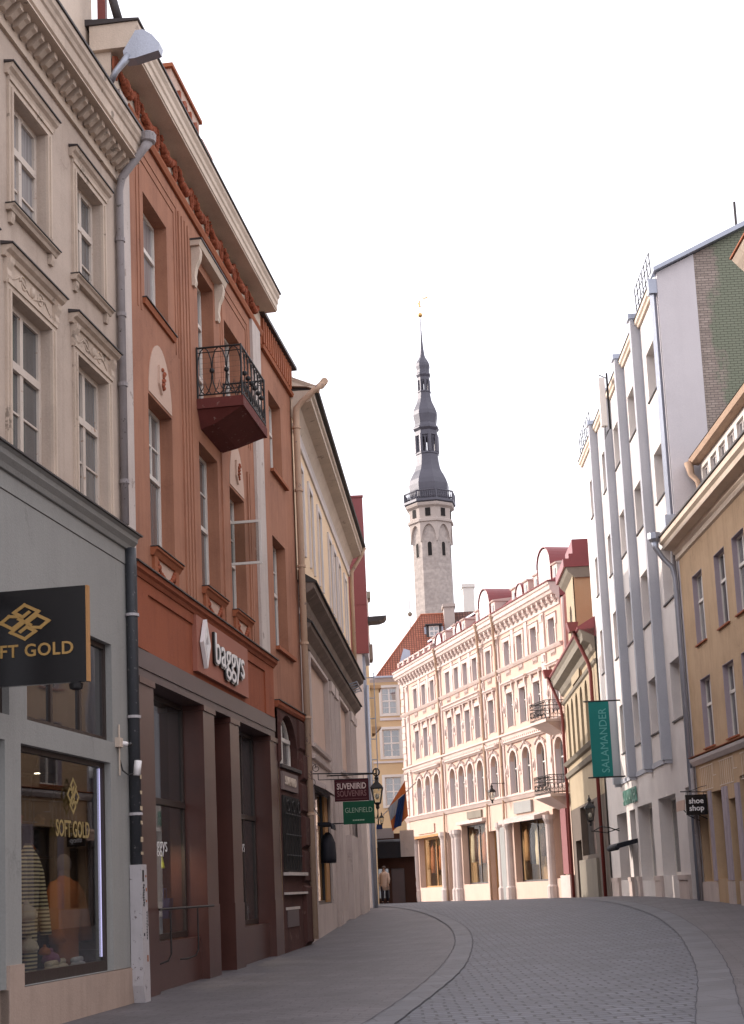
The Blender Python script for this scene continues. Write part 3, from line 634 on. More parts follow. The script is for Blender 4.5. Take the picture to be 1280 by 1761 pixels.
for i, (u, n, mt, lb) in enumerate([(-2.3, -.25, 'cloth_cream', 'rolled cream scarf on the window floor left of the purple hat'), (-1.72, -.38, 'cloth_cream', 'rolled cream scarf on the window floor right of the purple hat'), (-1.3, -.3, 'cloth_pale', 'rolled grey scarf in front of the orange cape')]):
    b = MB()
    b.tube([(-.17, 0, .06), (0, .015, .065), (.17, 0, .06)], [.05, .065, .052], 10); b.tube([(-.16, 0, .13), (.12, 0, .14)], [.045, .04], 10)
    single(b, 'rolled_scarf', mt, lb, 'scarf', u, n, .6, 'rolled scarves', smooth=True)
bt = MB().box(-3.0, -1.0, -.5, -.15, .56, .60).build('display_shelf', 'frame_dark', A)
orn = [(-2.0, 2.18, .5), (-1.55, 2.18, .42), (-1.0, 2.18, .5), (-.15, 2.18, .45), (-1.8, 1.73, .5), (-1.1, 1.73, .4), (-.7, 1.73, .5), (.1, 1.73, .4), (-1.9, 2.63, .5), (-.6, 2.63, .42), (.2, 2.63, .4), (-1.6, 1.28, .4), (-.9, 1.28, .5), (-.1, 1.28, .45)]
for i, (u, z, k) in enumerate(orn):
    b = MB().box(-.07 * k * 2, .07 * k * 2, -.05, .05, 0, .1 * k * 2); b.prof([(-.07, .1 * k * 2), (.07, .1 * k * 2), (0, .2 * k * 2)], -.08 * k * 2, .08 * k * 2)
    pl = ['left', 'middle', 'right']
    o = single(b, 'ornament_house', ['cloth_cream', 'cloth_red', 'wood', 'cloth_orange'][i % 4], 'tiny ornamental house on the shelves behind the shop window mannequins', 'ornament', u, -1.45, z, 'ornamental houses on the shop shelves')
# downpipe between beige and orange building (belongs to the beige one)
P1 = MB().tube([(-.02, .50, 13.02), (-.10, .44, 12.86), (-.16, .12, 12.42), (-.17, .075, 12.2), (-.17, .075, 6.95)], [.08, .065, .06, .06, .06], 12).build('downpipe', 'pipe_grey', A, smooth=True)
c = MB()
for z in (7.6, 9.1, 10.2, 11.4): c.lathe((-.17, .075, z), [(.062, -.03), (.075, -.03), (.075, .03), (.062, .03)], 12)
c.lathe((-.02, .5, 13.02), [(.09, -.02), (.12, .0), (.13, .12), (.11, .14)], 10)
c.build('pipe_clip', 'pipe_grey', P1)
P2 = MB().tube([(-.10, .12, 6.6), (-.10, .13, 6.3), (-.10, .13, 1.98)], .085, 12).build('lower_downpipe', 'pipe_dark', A, smooth=True)
c = MB(); [c.lathe((-.10, .13, z), [(.088, -.02), (.105, -.02), (.105, .02), (.088, .02)], 12) for z in (5.6, 4.1, 2.7)]; c.build('pipe_clip', 'pipe_white', P2)
c = MB()
for (u, z, w, h) in ((.0, 2.3, .05, .07), (-.02, 2.55, .04, .05), (.01, 2.75, .05, .06), (-.03, 2.98, .04, .05), (.0, 3.2, .03, .06), (-.02, 2.12, .05, .04)): c.box(-.10 - w, -.10 + w, .216, .219, z, z + h)
c.build('sticker', 'cloth_cream', P2)
gd = MB()
for k in range(1):
    gd.poly([(-.20, .30), (-.12, .02), (.10, .02), (.10, .35), (.02, 1.98), (-.20, 1.98)], .06, .235)
G_ = gd.build('pipe_guard', 'pipe_white', A)
c = MB(); c.box(-.17, -.10, .2355, .2385, 1.74, 1.90); c.box(-.14, -.10, .2355, .2385, .98, 1.02); c.build('sticker', 'sign_black', G_)
c = MB(); [c.box(a, b_, .2355, .2385, z, z + h) for a, b_, z, h in ((-.04, .0, 1.8, .03), (-.03, .01, 1.6, .05), (-.02, .03, .62, .09), (-.03, .01, 1.45, .03))]; c.build('sticker', 'cloth_orange', G_)
c = MB()
for i in range(9):
    z = 1.68 - i * .035; a = -.15 + random.uniform(-.01, .01)
    c.tube([(a, .238, z), (a + .02, .238, z + .03), (a + .035, .238, z - .01), (a + .055, .238, z + .02)], .004, 4)
for i in range(10):
    z = 1.3 - i * .04; a = -.02 + random.uniform(-.008, .008)
    c.tube([(a, .238, z), (a + .02, .238, z + .02), (a + .03, .238, z - .015)], .004, 4)
c.build('graffiti', 'sign_black', G_)
# projecting shop sign
S = root('hanging_shop_sign', 'large black gloss shop sign with gold emblem and gold lettering hanging over the pavement', 'sign', -5.3, 0, 3.85)
MB().box(-.0, .06, .06, 1.40, 0, 1.06).build('board', 'sign_black', S)
b = MB(); b.box(-.004, .064, 1.401, 1.425, 0, 1.06); b.build('edge_strip', 'wood', S)
b = MB(); b.tube([(.03, .0, .97), (.03, .1, .97)], .03, 8); b.tube([(.03, .0, .1), (.03, .1, .1)], .03, 8); b.build('bracket', 'black', S)
text('SOFT GOLD', .195, .004, 'sign_gold', S, (-.006, .70, .375), (0, 1, 0), (-1, 0, 0), bold=.0035, space=1.08)
knot(S, (-.003, .70, .70), .215, 'sign_gold', (0, 1, 0), (-1, 0, 0), .15, 1.35)
b = MB().lathe((.03, 1.27, -.09), [(.03, 0), (.07, .02), (.08, .07), (.05, .09)], 12).build('lamp_fitting', 'black', S)
cc = root('security_camera', 'small white dome security camera on a beige box beside the grey shop window', 'camera', -.55, .05, 3.62)
MB().box(-.14, .0, 0, .07, 0, .13).build('junction_box', 'beige_trim', cc); MB().tube([(-.06, .035, -.4), (-.06, .035, .32)], .012, 6).build('conduit', 'beige_trim', cc)
MB().tube([(.0, .05, .06), (.06, .11, .05)], .035, 10).build('housing', 'sign_white', cc, smooth=True); MB().ball((.085, .135, .045), .034, 10).build('lens', 'sign_black', cc, smooth=True)
wl = root('wall_light', 'white cylinder wall light on a bent arm beside the dark downpipe', 'wall light', -.5, .05, 3.2)
MB().tube([(0, 0, .25), (0, .04, .1), (.04, .1, .04), (.14, .2, .06)], .012, 6).build('arm', 'black', wl); MB().tube([(.13, .20, .03), (.145, .22, .24)], .052, 14).build('cylinder', 'sign_white', wl, smooth=True)
# old roof gable and gutter box above the join
gb = MB(); gb.box(-1.9, -.1, -3.6, -.35, 12.9, 16.6); gb.build('roof_storey', 'cream', A)
gb = MB(); gb.box(-.37, -.28, -.16, -.03, 14.9, 17.5); gb.build('red_pipe_casing', 'pipe_red', A); MB().tube([(-.33, .17, 14.92), (-.33, .10, 15.2), (-.33, -.04, 15.8), (-.33, -.3, 16.8)], .07, 8).build('roof_pipe', 'lead', A, smooth=True)


# ================================================================== terracotta building
frame((-3.59, 21.0), 7.8, 1)
B = root('terracotta_building', 'terracotta building with garland frieze, iron balcony and brown granite shopfront', 'building')
t3 = [(1.30, 2.68, 11.05, 12.93), (4.70, 5.92, 10.47, 13.13), (6.78, 8.10, 11.05, 12.90)]
t2 = [(1.38, 2.76, 6.98, 9.52), (4.54, 5.92, 6.98, 9.68), (6.85, 8.12, 6.98, 9.47)]
b = MB(); wall(b, .0, 10.3, 6.45, 13.85, t3 + t2, 0, .28); b.build('wall', 'orange', B)
MB().box(.0, 14.0, -7, -.36, 5.2, 14.0).build('core', 'orange', B)
w31 = window(B, 1.30, 2.68, 11.05, 12.93, -.22, rows=(.64,), cols=(.33,), mat='frame_clean', pane='pane_pale')
w32 = window(B, 4.70, 5.92, 10.47, 13.13, -.24, rows=(.7, .3), cols=(.5,), mat='frame_clean', name='balcony_door')
w33 = window(B, 6.78, 8.10, 11.05, 12.90, -.22, rows=(.64,), cols=(.33,), mat='frame_clean', vb=((.62, .66, .97),))
w21 = window(B, 1.38, 2.76, 6.98, 9.52, -.22, rows=(.54,), cols=(.33,), bars=(.76,), vb=((.66, .56, .97),), mat='frame_clean')
w22 = window(B, 4.54, 5.92, 6.98, 9.68, -.22, rows=(.48,), cols=(.5,), bars=(.74,), mat='frame_clean')
w23 = window(B, 6.85, 8.12, 6.98, 9.47, -.22, rows=(.44,), cols=(.33,), bars=(.66, .82), vb=((.66, .46, .97),), mat='frame_clean', pane='pane_dark')
oc = MB(); oc.box(0, .03, 0, .68, 0, .05); oc.box(0, .03, 0, .68, .85, .9); oc.box(0, .03, 0, .05, .05, .85); oc.box(0, .03, .63, .68, .05, .85)
oc.v = [(x + 7.45, y - .2, z + 8.0) for x, y, z in oc.v]
q = sub(oc, 'open_casement', 'frame_clean', w23); q['label'] = 'white casement standing open over the street'
gl = MB().box(7.462, 7.468, -.16, .44, 8.05, 8.85); 
gl.build('casement_pane', 'glass', B)
for wi, (a, c, z) in ((w31, (1.30, 2.68, 11.05)), (w33, (6.78, 8.10, 11.05))):
    sub(MB().prof([(-.2, z - .10), (.04, z - .10), (.06, z - .03), (.06, z - .003), (-.2, z - .003)], a - .12, c + .3), 'sill', 'orange2', wi)
    sub(MB().box(a - .13, c + .31, -.05, .085, z, z + .014), 'sill_flashing', 'lead', wi)
def console(a, c, z, wi):
    b = MB().prof([(0, z - .13), (.05, z - .13), (.09, z - .06), (.12, z - .04), (.12, z - .003), (-.2, z - .003), (-.2, z - .13)], a - .05, c + .12)
    for q in (a, c - .18): b.box(q + .02, q + .22, 0, .05, z - .60, z - .131)
    sub(b, 'sill', 'orange2', wi); sub(MB().box(a - .06, c + .13, -.05, .14, z, z + .014), 'sill_flashing', 'lead', wi)
    sub(MB().box(a + .22, c - .16, 0, .012, z - .60, z - .131), 'apron_panel', 'pinkcream', wi)
    gmb = MB(); L = c - .16 - (a + .22)
    for i in range(15):
        t = i / 14; gmb.ball((a + .22 + L * t, .03, z - .22 - .22 * math.sin(math.pi * t)), .045 + .012 * math.sin(i * 2.1), 7)
    for s in (0, 1):
        for j in range(4): gmb.ball((a + .24 + (L - .04) * s, .03, z - .2 - j * .09), .038, 7)
    sub(gmb, 'garland', 'garland', wi, smooth=True)
console(1.38, 2.76, 6.97, w21); console(4.54, 5.92, 6.97, w22); console(6.85, 8.12, 6.97, w23)
def tymp(a, c, z, wi):
    b = MB(); b.poly(arcpts(a, c, z, .98, 16), 0, .012); sub(b, 'tympanum', 'pinkcream', wi)
    cu = (a + c) / 2; b = MB(); b.poly([(cu - .14, z + .62), (cu + .14, z + .62), (cu + .15, z + .3), (cu, z + .14), (cu - .15, z + .3)], .012, .05); sub(b, 'shield', 'pinkcream', wi)
    b = MB()
    for i in range(9):
        b.ball((cu + random.uniform(-.07, .07), .06, z + .26 + i * .038), random.uniform(.028, .045), 6)
    sub(b, 'shield_relief', 'garland', wi, smooth=True)
tymp(1.40, 2.74, 9.56, w21); tymp(6.87, 8.10, 9.52, w23)
# incised panels and fluting
b = MB()
def groove_rect(u0, u1, z0, z1):
    for d in (0, .17):
        b.box(u0 + d, u0 + d + .03, 0, .014, z0, z1 - d); b.box(u1 - d - .03, u1 - d, 0, .014, z0, z1 - d); b.box(u0 + d + .03, u1 - d - .03, 0, .014, z1 - d - .03, z1 - d)
groove_rect(.9, 3.32, 10.8, 13.62); groove_rect(6.42, 8.9, 10.8, 13.62)
for u0 in (3.42, 3.62, 3.82, 4.02, 8.42, 8.6): b.box(u0, u0 + .11, 0, .03, 6.55, 13.6 if u0 < 5 else 10.2)
for u0 in (6.18,): b.box(u0, u0 + .10, 0, .03, 6.55, 10.2)
b.build('wall_strips', 'orange', B)
wp = MB(); wp.box(.02, .42, -.05, .05, 6.55, 14.0); wp.box(9.18, 9.98, 0, .06, 6.52, 13.86); wp.build('pilaster', 'whitewash', B)
MB().prof([(0, 13.86), (.05, 13.86), (.08, 13.93), (.08, 13.98), (0, 13.98)], .42, 10.25).build('frieze_ledge', 'orange2', B)
MB().box(-.3, 10.28, -.3, .012, 13.98, 14.44).build('frieze', 'cream', B)
gb = MB(); u = -.2
while u < 9.6:
    L = 1.12
    for i in range(22):
        t = i / 21; r = .035 + .045 * math.sin(math.pi * t)
        for k in range(3): gb.ball((u + .12 + (L - .24) * t + random.uniform(-.03, .03), .05 + random.uniform(0, .05), 14.33 - .2 * math.sin(math.pi * t) + random.uniform(-.035, .035)), r * random.uniform(.6, .95), 6)
    for j in range(8): gb.ball((u + random.uniform(-.03, .03), .05, 14.38 - j * .05), .05 - j * .002, 6)
    gb.tube([(u - .07, .05, 14.36), (u - .1, .05, 14.2), (u - .06, .05, 14.04)], [.03, .025, .012], 5); gb.tube([(u + .07, .05, 14.36), (u + .1, .05, 14.2), (u + .06, .05, 14.04)], [.03, .025, .012], 5)
    u += L
gb.build('frieze_garlands', 'garland', B, smooth=True)
hp = MB(); hp.prof([(.26, 14.22), (.42, 14.22), (.80, 14.30), (.82, 14.42), (.70, 14.58), (.56, 14.68), (.44, 14.68), (.24, 14.36)], -.40, -.20)
H_ = hp.build('rain_hopper', 'zinc', B); sub(MB().tube([(-.36, .32, 14.30), (-.38, .22, 14.16), (-.40, .12, 14.03), (-.4, .04, 13.88)], [.065, .055, .05, .05], 10), 'hopper_spout', 'zinc', H_, smooth=True)
MB().prof([(-.3, 14.44), (.38, 14.44), (.38, 14.47), (.40, 14.48), (.40, 14.60), (.425, 14.63), (.43, 14.72), (.47, 14.78), (.47, 14.85), (-.3, 14.85)], -.38, 10.35).build('cornice', 'cream', B)
MB().prof([(-.4, 14.853), (.50, 14.853), (.50, 14.885), (-.4, 14.96)], -.41, 10.38).build('roof_edge', 'lead', B)
MB().prof([(-.35, 14.9), (-4.5, 16.9), (-7, 16.9), (-7, 14)], .05, 10.2).build('roof', 'tiles_old', B)
b = MB(); b.poly([(3.5, 14.9), (3.5, 16.45), (4.35, 16.45), (4.35, 16.95), (6.4, 16.95), (6.4, 16.55), (7.2, 16.55), (7.2, 14.9)], -.6, -.3)
at_ = b.build('attic', 'pinkcream', B)
b = MB(); b.box(3.42, 4.32, -.65, -.25, 16.452, 16.52); b.box(4.28, 6.47, -.65, -.25, 16.953, 17.03); b.box(6.41, 7.28, -.65, -.25, 16.552, 16.62); sub(b, 'attic_coping', 'orange2', at_)
text('1910', .95, .04, 'garland', at_, (5.38, -.28, 16.35), (1, 0, 0), (0, 1, 0), 'date_relief', .01, sx=.72, space=1.15)
# canopy over the balcony door
b = MB().prof([(0, 13.33), (.17, 13.33), (.19, 13.38), (.21, 13.43), (0, 13.43)], 4.26, 6.3); cn = b.build('door_canopy', 'cream', B)
sub(MB().box(4.24, 6.32, 0, .23, 13.433, 13.46), 'canopy_flashing', 'lead', cn)
for q in (4.32, 6.06):
    pr = [(0, 13.327), (.16, 13.327), (.175, 13.22), (.15, 13.08), (.09, 12.95), (.06, 12.78), (.075, 12.66), (.05, 12.58), (0, 12.58)]
    sub(MB().prof(pr, q, q + .16), 'bracket', 'cream', cn)
# balcony
bl = root('balcony', None, None, 0, 0, 0); 
bpy.data.objects.remove(bl)
U0, U1, ND = 4.46, 6.50, .87
b = MB()
b.box(U0, U1, 0, ND, 10.26, 10.45)
sl_ = b.build('balcony', 'redslab', B)
sl_.data.materials[0] = plaster('balcony_red_paint', (.14, .038, .033), (.08, .025, .022), .7, patch=(.25, .15, .13), sc=2)
b = MB(); b.add([(U0 + .04, 0, 10.257), (U1 - .04, 0, 10.257), (U1 - .04, ND - .04, 10.257), (U0 + .04, ND - .04, 10.257), (U0 + .25, 0, 9.95), (U1 - .25, 0, 9.95), (U1 - .2, .3, 10.03), (U0 + .2, .3, 10.03)],
                [(0, 1, 2, 3), (4, 7, 6, 5), (0, 4, 5, 1), (3, 2, 6, 7), (0, 3, 7, 4), (1, 5, 6, 2)])
sub(b, 'balcony_underside', sl_.data.materials[0], sl_)
b = MB()
def rail_side(p0, p1, zz0, zz1, n):
    def P(t, z): return (p0[0] + (p1[0] - p0[0]) * t, p0[1] + (p1[1] - p0[1]) * t, z)
    r = .0125; b.tube([P(0, zz1), P(1, zz1)], .02, 6); b.tube([P(0, zz0), P(1, zz0)], .015, 6); b.tube([P(0, zz1 - .09), P(1, zz1 - .09)], .008, 4)
    h = zz1 - zz0; w = 1.0 / n
    for i in range(n):
        c = (i + .5) * w
        b.tube([P(c + w * .5 * math.cos(a * .5236), zz0 + h * .5 + h * .5 * math.sin(a * .5236)) for a in range(13)], r, 5)
        b.tube([P(c - w * .42, zz0), P(c - w * .1, zz0 + h * .16), P(c, zz0 + h * .3), P(c + w * .1, zz0 + h * .16), P(c + w * .42, zz0)], .008, 4)
    for i in range(1, n):
        x = P(i * w, zz0 + h * .5); b.lathe(x, [(.01, -.05), (.042, -.03), (.05, 0), (.042, .03), (.01, .05)], 8)
    for k in range(1, 9): 
        z = zz0 + h * k / 9; b.tube([P(0, z), P(1, z)], .0022, 3)
rail_side((U0 + .03, .02), (U0 + .03, ND - .03), 10.52, 11.42, 3); rail_side((U0 + .03, ND - .03), (U1 - .03, ND - .03), 10.52, 11.42, 7); rail_side((U1 - .03, .02), (U1 - .03, ND - .03), 10.52, 11.42, 3)
for (x, y) in ((U0 + .03, ND - .03), (U1 - .03, ND - .03), (U0 + .03, .02), (U1 - .03, .02)): b.tube([(x, y, 10.45), (x, y, 11.44)], .02, 6)
sub(b, 'railing', 'black', sl_)
# rust red band, sign, granite shopfront
b = MB(); b.box(.12, 10.2, -.2, .03, 5.22, 6.30); b.box(.12, .95, .03, .06, 5.22, 6.30); b.box(9.35, 10.2, .03, .06, 5.22, 6.30); b.box(.95, 9.35, .03, .06, 6.12, 6.30)
bd = b.build('fascia_band', 'redband', B)
sub(MB().prof([(0, 6.303), (.08, 6.303), (.11, 6.36), (.15, 6.39), (.16, 6.46), (0, 6.46)], .12, 10.25), 'band_moulding', 'redband', bd)
sub(MB().prof([(0, 6.463), (.19, 6.463), (.19, 6.485), (0, 6.56)], .1, 10.28), 'band_flashing', 'lead', bd)
b = MB(); b.box(.12, 10.3, -.6, .05, 4.93, 5.218); b.box(.12, 10.3, -.5, .03, 4.80, 4.928); b.build('granite_beam', 'granite2', B)
for (a, c) in ((.50, 1.27), (4.26, 5.04), (6.22, 6.95), (9.80, 10.55)):
    b = MB(); b.box(a, c, -.62, .02, -.3, 4.70); b.box(a - .02, c + .02, -.62, .045, 4.70, 4.798); b.box(a - .012, c + .012, -.62, .032, -.3, 1.35)
    for z in (2.0, 3.1): b.box(a + .001, c - .001, .0202, .0206, z, z + .012)
    b.build('granite_pillar', 'granite', B)
b = MB(); b.box(1.282, 4.248, -.5, -.12, -.3, .82); b.box(6.962, 9.788, -.5, -.12, -.3, .88); b.build('stall_riser', 'granite', B)
shopwin(B, 1.28, 4.25, .83, 4.79, -.34, mull=(), t=.08); shopwin(B, 6.96, 9.79, .89, 4.79, -.34, mull=(8.7,), t=.08)
b = MB(); b.box(1.36, 4.17, -.36, -.31, 3.0, 3.1); b.box(7.04, 9.71, -.36, -.31, 3.0, 3.1); b.build('transom_bar', 'frame_dark', B)
b = MB(); b.box(5.05, 6.21, -1.2, -1.1, 0, 4.8); b.build('shop_door', 'frame_dark', B)
b = MB()
b.flat([(.5, -2.2, 0), (11, -2.2, 0), (11, -2.2, 4.9), (.5, -2.2, 4.9)]); b.flat([(.5, -.5, 4.82), (11, -.5, 4.82), (11, -2.2, 4.82), (.5, -2.2, 4.82)])
b.flat([(.5, -.45, .8), (11, -.45, .8), (11, -2.2, .8), (.5, -2.2, .8)]); b.build('shop_interior', 'shopwhite', B)
b = MB(); b.box(5.0, 5.06, -2.2, -.62, 0, 4.8); b.box(6.2, 6.26, -2.2, -.62, 0, 4.8); b.box(10.5, 10.56, -2.2, -.62, 0, 4.8); b.build('shop_partition', 'browndoor', B)
text('baggys', .36, .002, 'sign_white', B, (2.6, -.33, 2.35), (1, 0, 0), (0, 1, 0), 'window_lettering', -.004, sx=1.0)
text('baggys', .36, .002, 'sign_white', B, (8.2, -.33, 2.45), (1, 0, 0), (0, 1, 0), 'window_lettering', -.004, sx=1.0)
MB().box(1.45, 3.35, -.56, -.52, .9, 4.6).build('display_panel', 'pane_pale', B)
spot('lit spotlight high behind the first brown granite shop window', 3.6, -.7, 2.66, 'lit spotlights inside the shops')
spot('lit spotlight behind the second brown granite shop window', 9.9, -.75, 2.66, 'lit spotlights inside the shops')
garment('display_jacket', 'bright yellow jacket with navy bag hanging in the first granite shop window', 'jacket', 4.15, -.95, 1.75, .85, .5, 'cloth_hiviz')
garment('display_shirt', 'pale hanging shirt above the yellow jacket in the first granite shop window', 'shirt', 4.0, -1.3, .9, 1.2, .5, 'cloth_pale')
b = MB().prof([(-.1, 0), (.1, 0), (.13, .34), (-.13, .34)], -.17, .17); b.tube([(-.1, 0, .34), (-.08, 0, .5), (.08, 0, .5), (.1, 0, .34)], .012, 6)
single(b, 'display_bag', 'cloth_blue', 'navy blue handbag low in the first granite shop window', 'bag', 4.2, -.72, 1.15)
b = MB(); b.box(-.5, .5, -.3, .3, 0, .3); 
for i in range(5): b.tube([(-.6 + i * .12, .2, .5 - i * .07), (.1 + i * .1, .24, .42 - i * .06), (.7, .2, .3 - i * .02)], [.05, .09, .04], 8)
single(b, 'draped_cloth', 'cloth_pale', 'pale draped cloth on a low plinth in the second granite shop window', 'cloth', 9.3, -.85, .95, smooth=False)
sg = root('fascia_sign', 'salmon board with white raised lettering and diamond emblem on the rust red band', 'sign', 3.62, .03, 5.33)
MB().box(0, 3.9, 0, .08, -.02, .96).build('board', 'sign_pink', sg)
text('baggys', .80, .02, 'sign_black', sg, (2.19, .105, .505), (1, 0, 0), (0, 1, 0), 'letter_sides_shadow', .02, sx=1.12, space=1.0)  # black copy shifted left and down as letter sides and painted shadow
text('baggys', .80, .006, 'sign_white', sg, (2.22, .135, .52), (1, 0, 0), (0, 1, 0), 'lettering', .0, sx=1.12, space=1.0)
b = MB()
for (s0, cx) in ((.40, .38), (.22, .38)):
    o4 = [(cx, .50 + s0 * 1.08), (cx + s0 * .62, .50), (cx, .50 - s0 * 1.08), (cx - s0 * .62, .50)]
    i4 = [(cx, .50 + s0 * .76), (cx + s0 * .43, .50), (cx, .50 - s0 * .76), (cx - s0 * .43, .50)]
    for i in range(4):
        j = (i + 1) % 4; b.poly([o4[i], o4[j], i4[j], i4[i]], .10, .17)
b.build('emblem', 'sign_white', sg)
rl = root('iron_rail', 'low black iron leaning rail with curved legs in front of the first granite shop window', 'rail', 1.3, 0, .05)
b = MB(); b.tube([(-.3, .12, 1.28), (2.95, .12, 1.28)], .018, 8)
for u in (.3, 1.9): b.tube([(u, .12, 1.28), (u, .12, .6), (u - .03, .08, .5), (u - .15, -.02, .46), (u - .3, -.1, .46)], .013, 6)
b.build('rail', 'black', rl)
# lower wing of the same building
w3c = (11.05, 12.42, 11.03, 12.9); w2c = (10.98, 12.42, 6.93, 9.46)
b = MB(); wall(b, 10.25, 14.05, 5.55, 13.62, [w3c, w2c], -.02, .28); b.build('wing_wall', 'orange', B)
x = window(B, 11.05, 12.42, 11.03, 12.9, -.24, rows=(.62,), cols=(.33,), mat='frame_clean', pane='pane_pale'); sub(MB().box(11.0, 12.75, -.05, .07, 10.95, 11.025), 'sill', 'orange2', x)
x = window(B, 10.98, 12.42, 6.93, 9.46, -.24, rows=(.54,), cols=(.33,), bars=(.76,), vb=((.66, .56, .97),), mat='frame_clean'); sub(MB().box(10.95, 12.95, -.05, .07, 6.84, 6.925), 'sill', 'orange2', x)
b = MB(); b.box(10.25, 14.0, -.4, .0, 13.62, 14.42); b.prof([(0, 13.62), (.06, 13.62), (.08, 13.7), (0, 13.72)], 10.3, 14.05)
u = 10.45
while u < 13.8: b.box(u, u + .1, .0, .05, 13.8, 14.38); u += .24
b.build('parapet', 'orange2', B); MB().prof([(-.45, 14.42), (.12, 14.42), (.12, 14.5), (-.45, 14.58)], 10.22, 14.08).build('parapet_coping', 'lead', B)
b = MB()
wall(b, 10.58, 13.75, .0, 5.5, [(10.75, 12.75, 4.28, 5.42 + .02, .9)], .03, .3)
b.build('sandstone_front', 'rustic', B)
for (u0, u1, z0, z1, q) in ((12.80, 13.74, 4.75, 5.48, .05), (12.95, 13.74, 4.05, 4.70, .09), (12.80, 13.74, 3.30, 4.0, .06), (12.9, 13.74, 2.5, 3.25, .10), (12.85, 13.74, 1.7, 2.45, .06), (12.8, 13.74, .3, 1.65, .08), (10.6, 10.74, 4.3, 5.45, .06)):
    b = MB(); b.add([(u0, .03, z0), (u1, .03, z0), (u1, .03, z1), (u0, .03, z1), (u0 + .05, .03 + q, z0 + .07), (u1 - .06, .03 + q * .8, z0 + .05), (u1 - .03, .03 + q * .9, z1 - .06), (u0 + .06, .03 + q, z1 - .05)], [(0, 1, 2, 3), (4, 5, 6, 7), (0, 1, 5, 4), (1, 2, 6, 5), (2, 3, 7, 6), (3, 0, 4, 7)])
    b.build('rough_stone', 'rustic', B)
b = MB().prof([(0, 5.5), (.06, 5.5), (.10, 5.56), (.10, 5.64), (0, 5.64)], 10.5, 13.95); b.build('wing_moulding', 'redband', B); MB().box(10.5, 13.97, 0, .13, 5.643, 5.665).build('wing_flashing', 'lead', B)
x = window(B, 10.8, 12.7, 4.3, 5.4, -.12, rows=(.55,), cols=(.5,), mat='frame_clean', rise=.88, t=.07)
sub(MB().box(10.7, 12.95, -.1, .09, 4.2, 4.275), 'sill', 'lead', x)
b = MB().box(10.75, 12.5, .031, .075, 3.72, 4.12).build('stone_plaque', 'stonesign', B)
text('SUVENIIRID', .27, .01, 'cream', b, (11.62, .08, 3.92), (1, 0, 0), (0, 1, 0), 'lettering', .002, sx=.9)
b = MB().box(10.75, 12.6, .031, .06, 1.95, 3.6).build('dark_window', 'darkgap', B)
gr = MB()
for i in range(7): gr.tube([(10.85 + i * .27, .1, 1.98), (10.85 + i * .27, .1, 3.55)], .012, 5)
for z in (2.3, 2.75, 3.2): gr.tube([(10.78, .1, z), (12.58, .1, z)], .012, 5)
for i in range(3): gr.tube([(11.1 + i * .6 + .16 * math.cos(k * .63), .11, 3.38 + .12 * math.sin(k * .63)) for k in range(11)], .01, 4)
sub(gr, 'window_grille', 'black', b)
b = MB(); b.box(10.72, 12.9, .03, .16, 1.86, 1.93); b.box(10.72, 12.9, .03, .14, 1.45, 1.50); b.box(10.85, 12.3, .03, .06, 1.12, 1.18); b.build('stone_ledge', 'whitewash', B)
b = MB(); b.box(10.95, 12.2, .031, .05, .75, 1.11); b.build('notice_frame', 'granite2', B)
# ================================================================== pale yellow building with pent roofs
frame((-1.72, 34.67), 3.3, 1)
D = root('pale_yellow_building', 'pale yellow building with wide beige eave, two brown pent roofs and pinkish stone front', 'building')
LD = 17.2
sl = [(1.0, 1.85), (3.3, 4.2), (5.7, 6.6), (9.0, 9.9), (10.7, 11.55), (12.4, 13.25), (14.9, 15.7)]
b = MB(); wall(b, -.1, LD, 9.0, 13.6, [(a, c, 10.0, 12.22) for a, c in sl], 0, .22); b.build('wall', 'yellowD', D)
MB().box(-.1, LD - .02, -8, -.3, .4, 13.8).build('core', 'yellowD', D)
for a, c in sl:
    w = window(D, a, c, 10.0, 12.22, -.12, rows=(.66,), cols=(.5,), mat='frame_clean', pane='pane_pale')
    x = MB(); x.box(a - .14, a - .002, 0, .05, 10.0, 12.22); x.box(c + .002, c + .14, 0, .05, 10.0, 12.22); x.box(a - .14, c + .14, 0, .05, 12.223, 12.38); sub(x, 'window_surround', 'whitetrim', w)
b = MB(); b.prof([(0, 12.75), (.05, 12.75), (.07, 12.82), (.05, 12.9), (.09, 12.98), (0, 12.98)], 0, LD); b.build('moulding', 'whitetrim', D)
b = MB().prof([(0, 13.1), (.05, 13.1), (.14, 13.3), (.2, 13.42), (.5, 13.5), (.5, 13.62), (.56, 13.66), (.56, 13.78), (-.3, 13.78)], -.05, LD + .05); b.build('eave', 'soffit', D)
b = MB().prof([(-.5, 13.8), (.66, 13.8), (.68, 13.86), (-.5, 14.4)], .0, LD + .1); b.build('eave_tiles', 'tiles_grey', D)
b = MB().prof([(.5, 13.86), (-4.6, 17.3), (-8, 17.3), (-8, 13.7)], .0, LD); b.build('roof', 'tiles_old', D)
b = MB().add([(-.1, -.02, 13.9), (-.1, .72, 13.84), (.12, .72, 13.84), (.12, -.02, 13.9), (-.1, -1.4, 14.75), (.12, -1.4, 14.75), (-.1, .7, 13.74), (.12, .7, 13.74), (-.1, -1.4, 14.6), (.12, -1.4, 14.6)],
             [(0, 1, 2, 3), (4, 0, 3, 5), (6, 1, 2, 7), (6, 8, 9, 7), (4, 8, 9, 5), (4, 0, 1, 6, 8), (5, 3, 2, 7, 9)]); b.build('verge_board', 'cream', D)
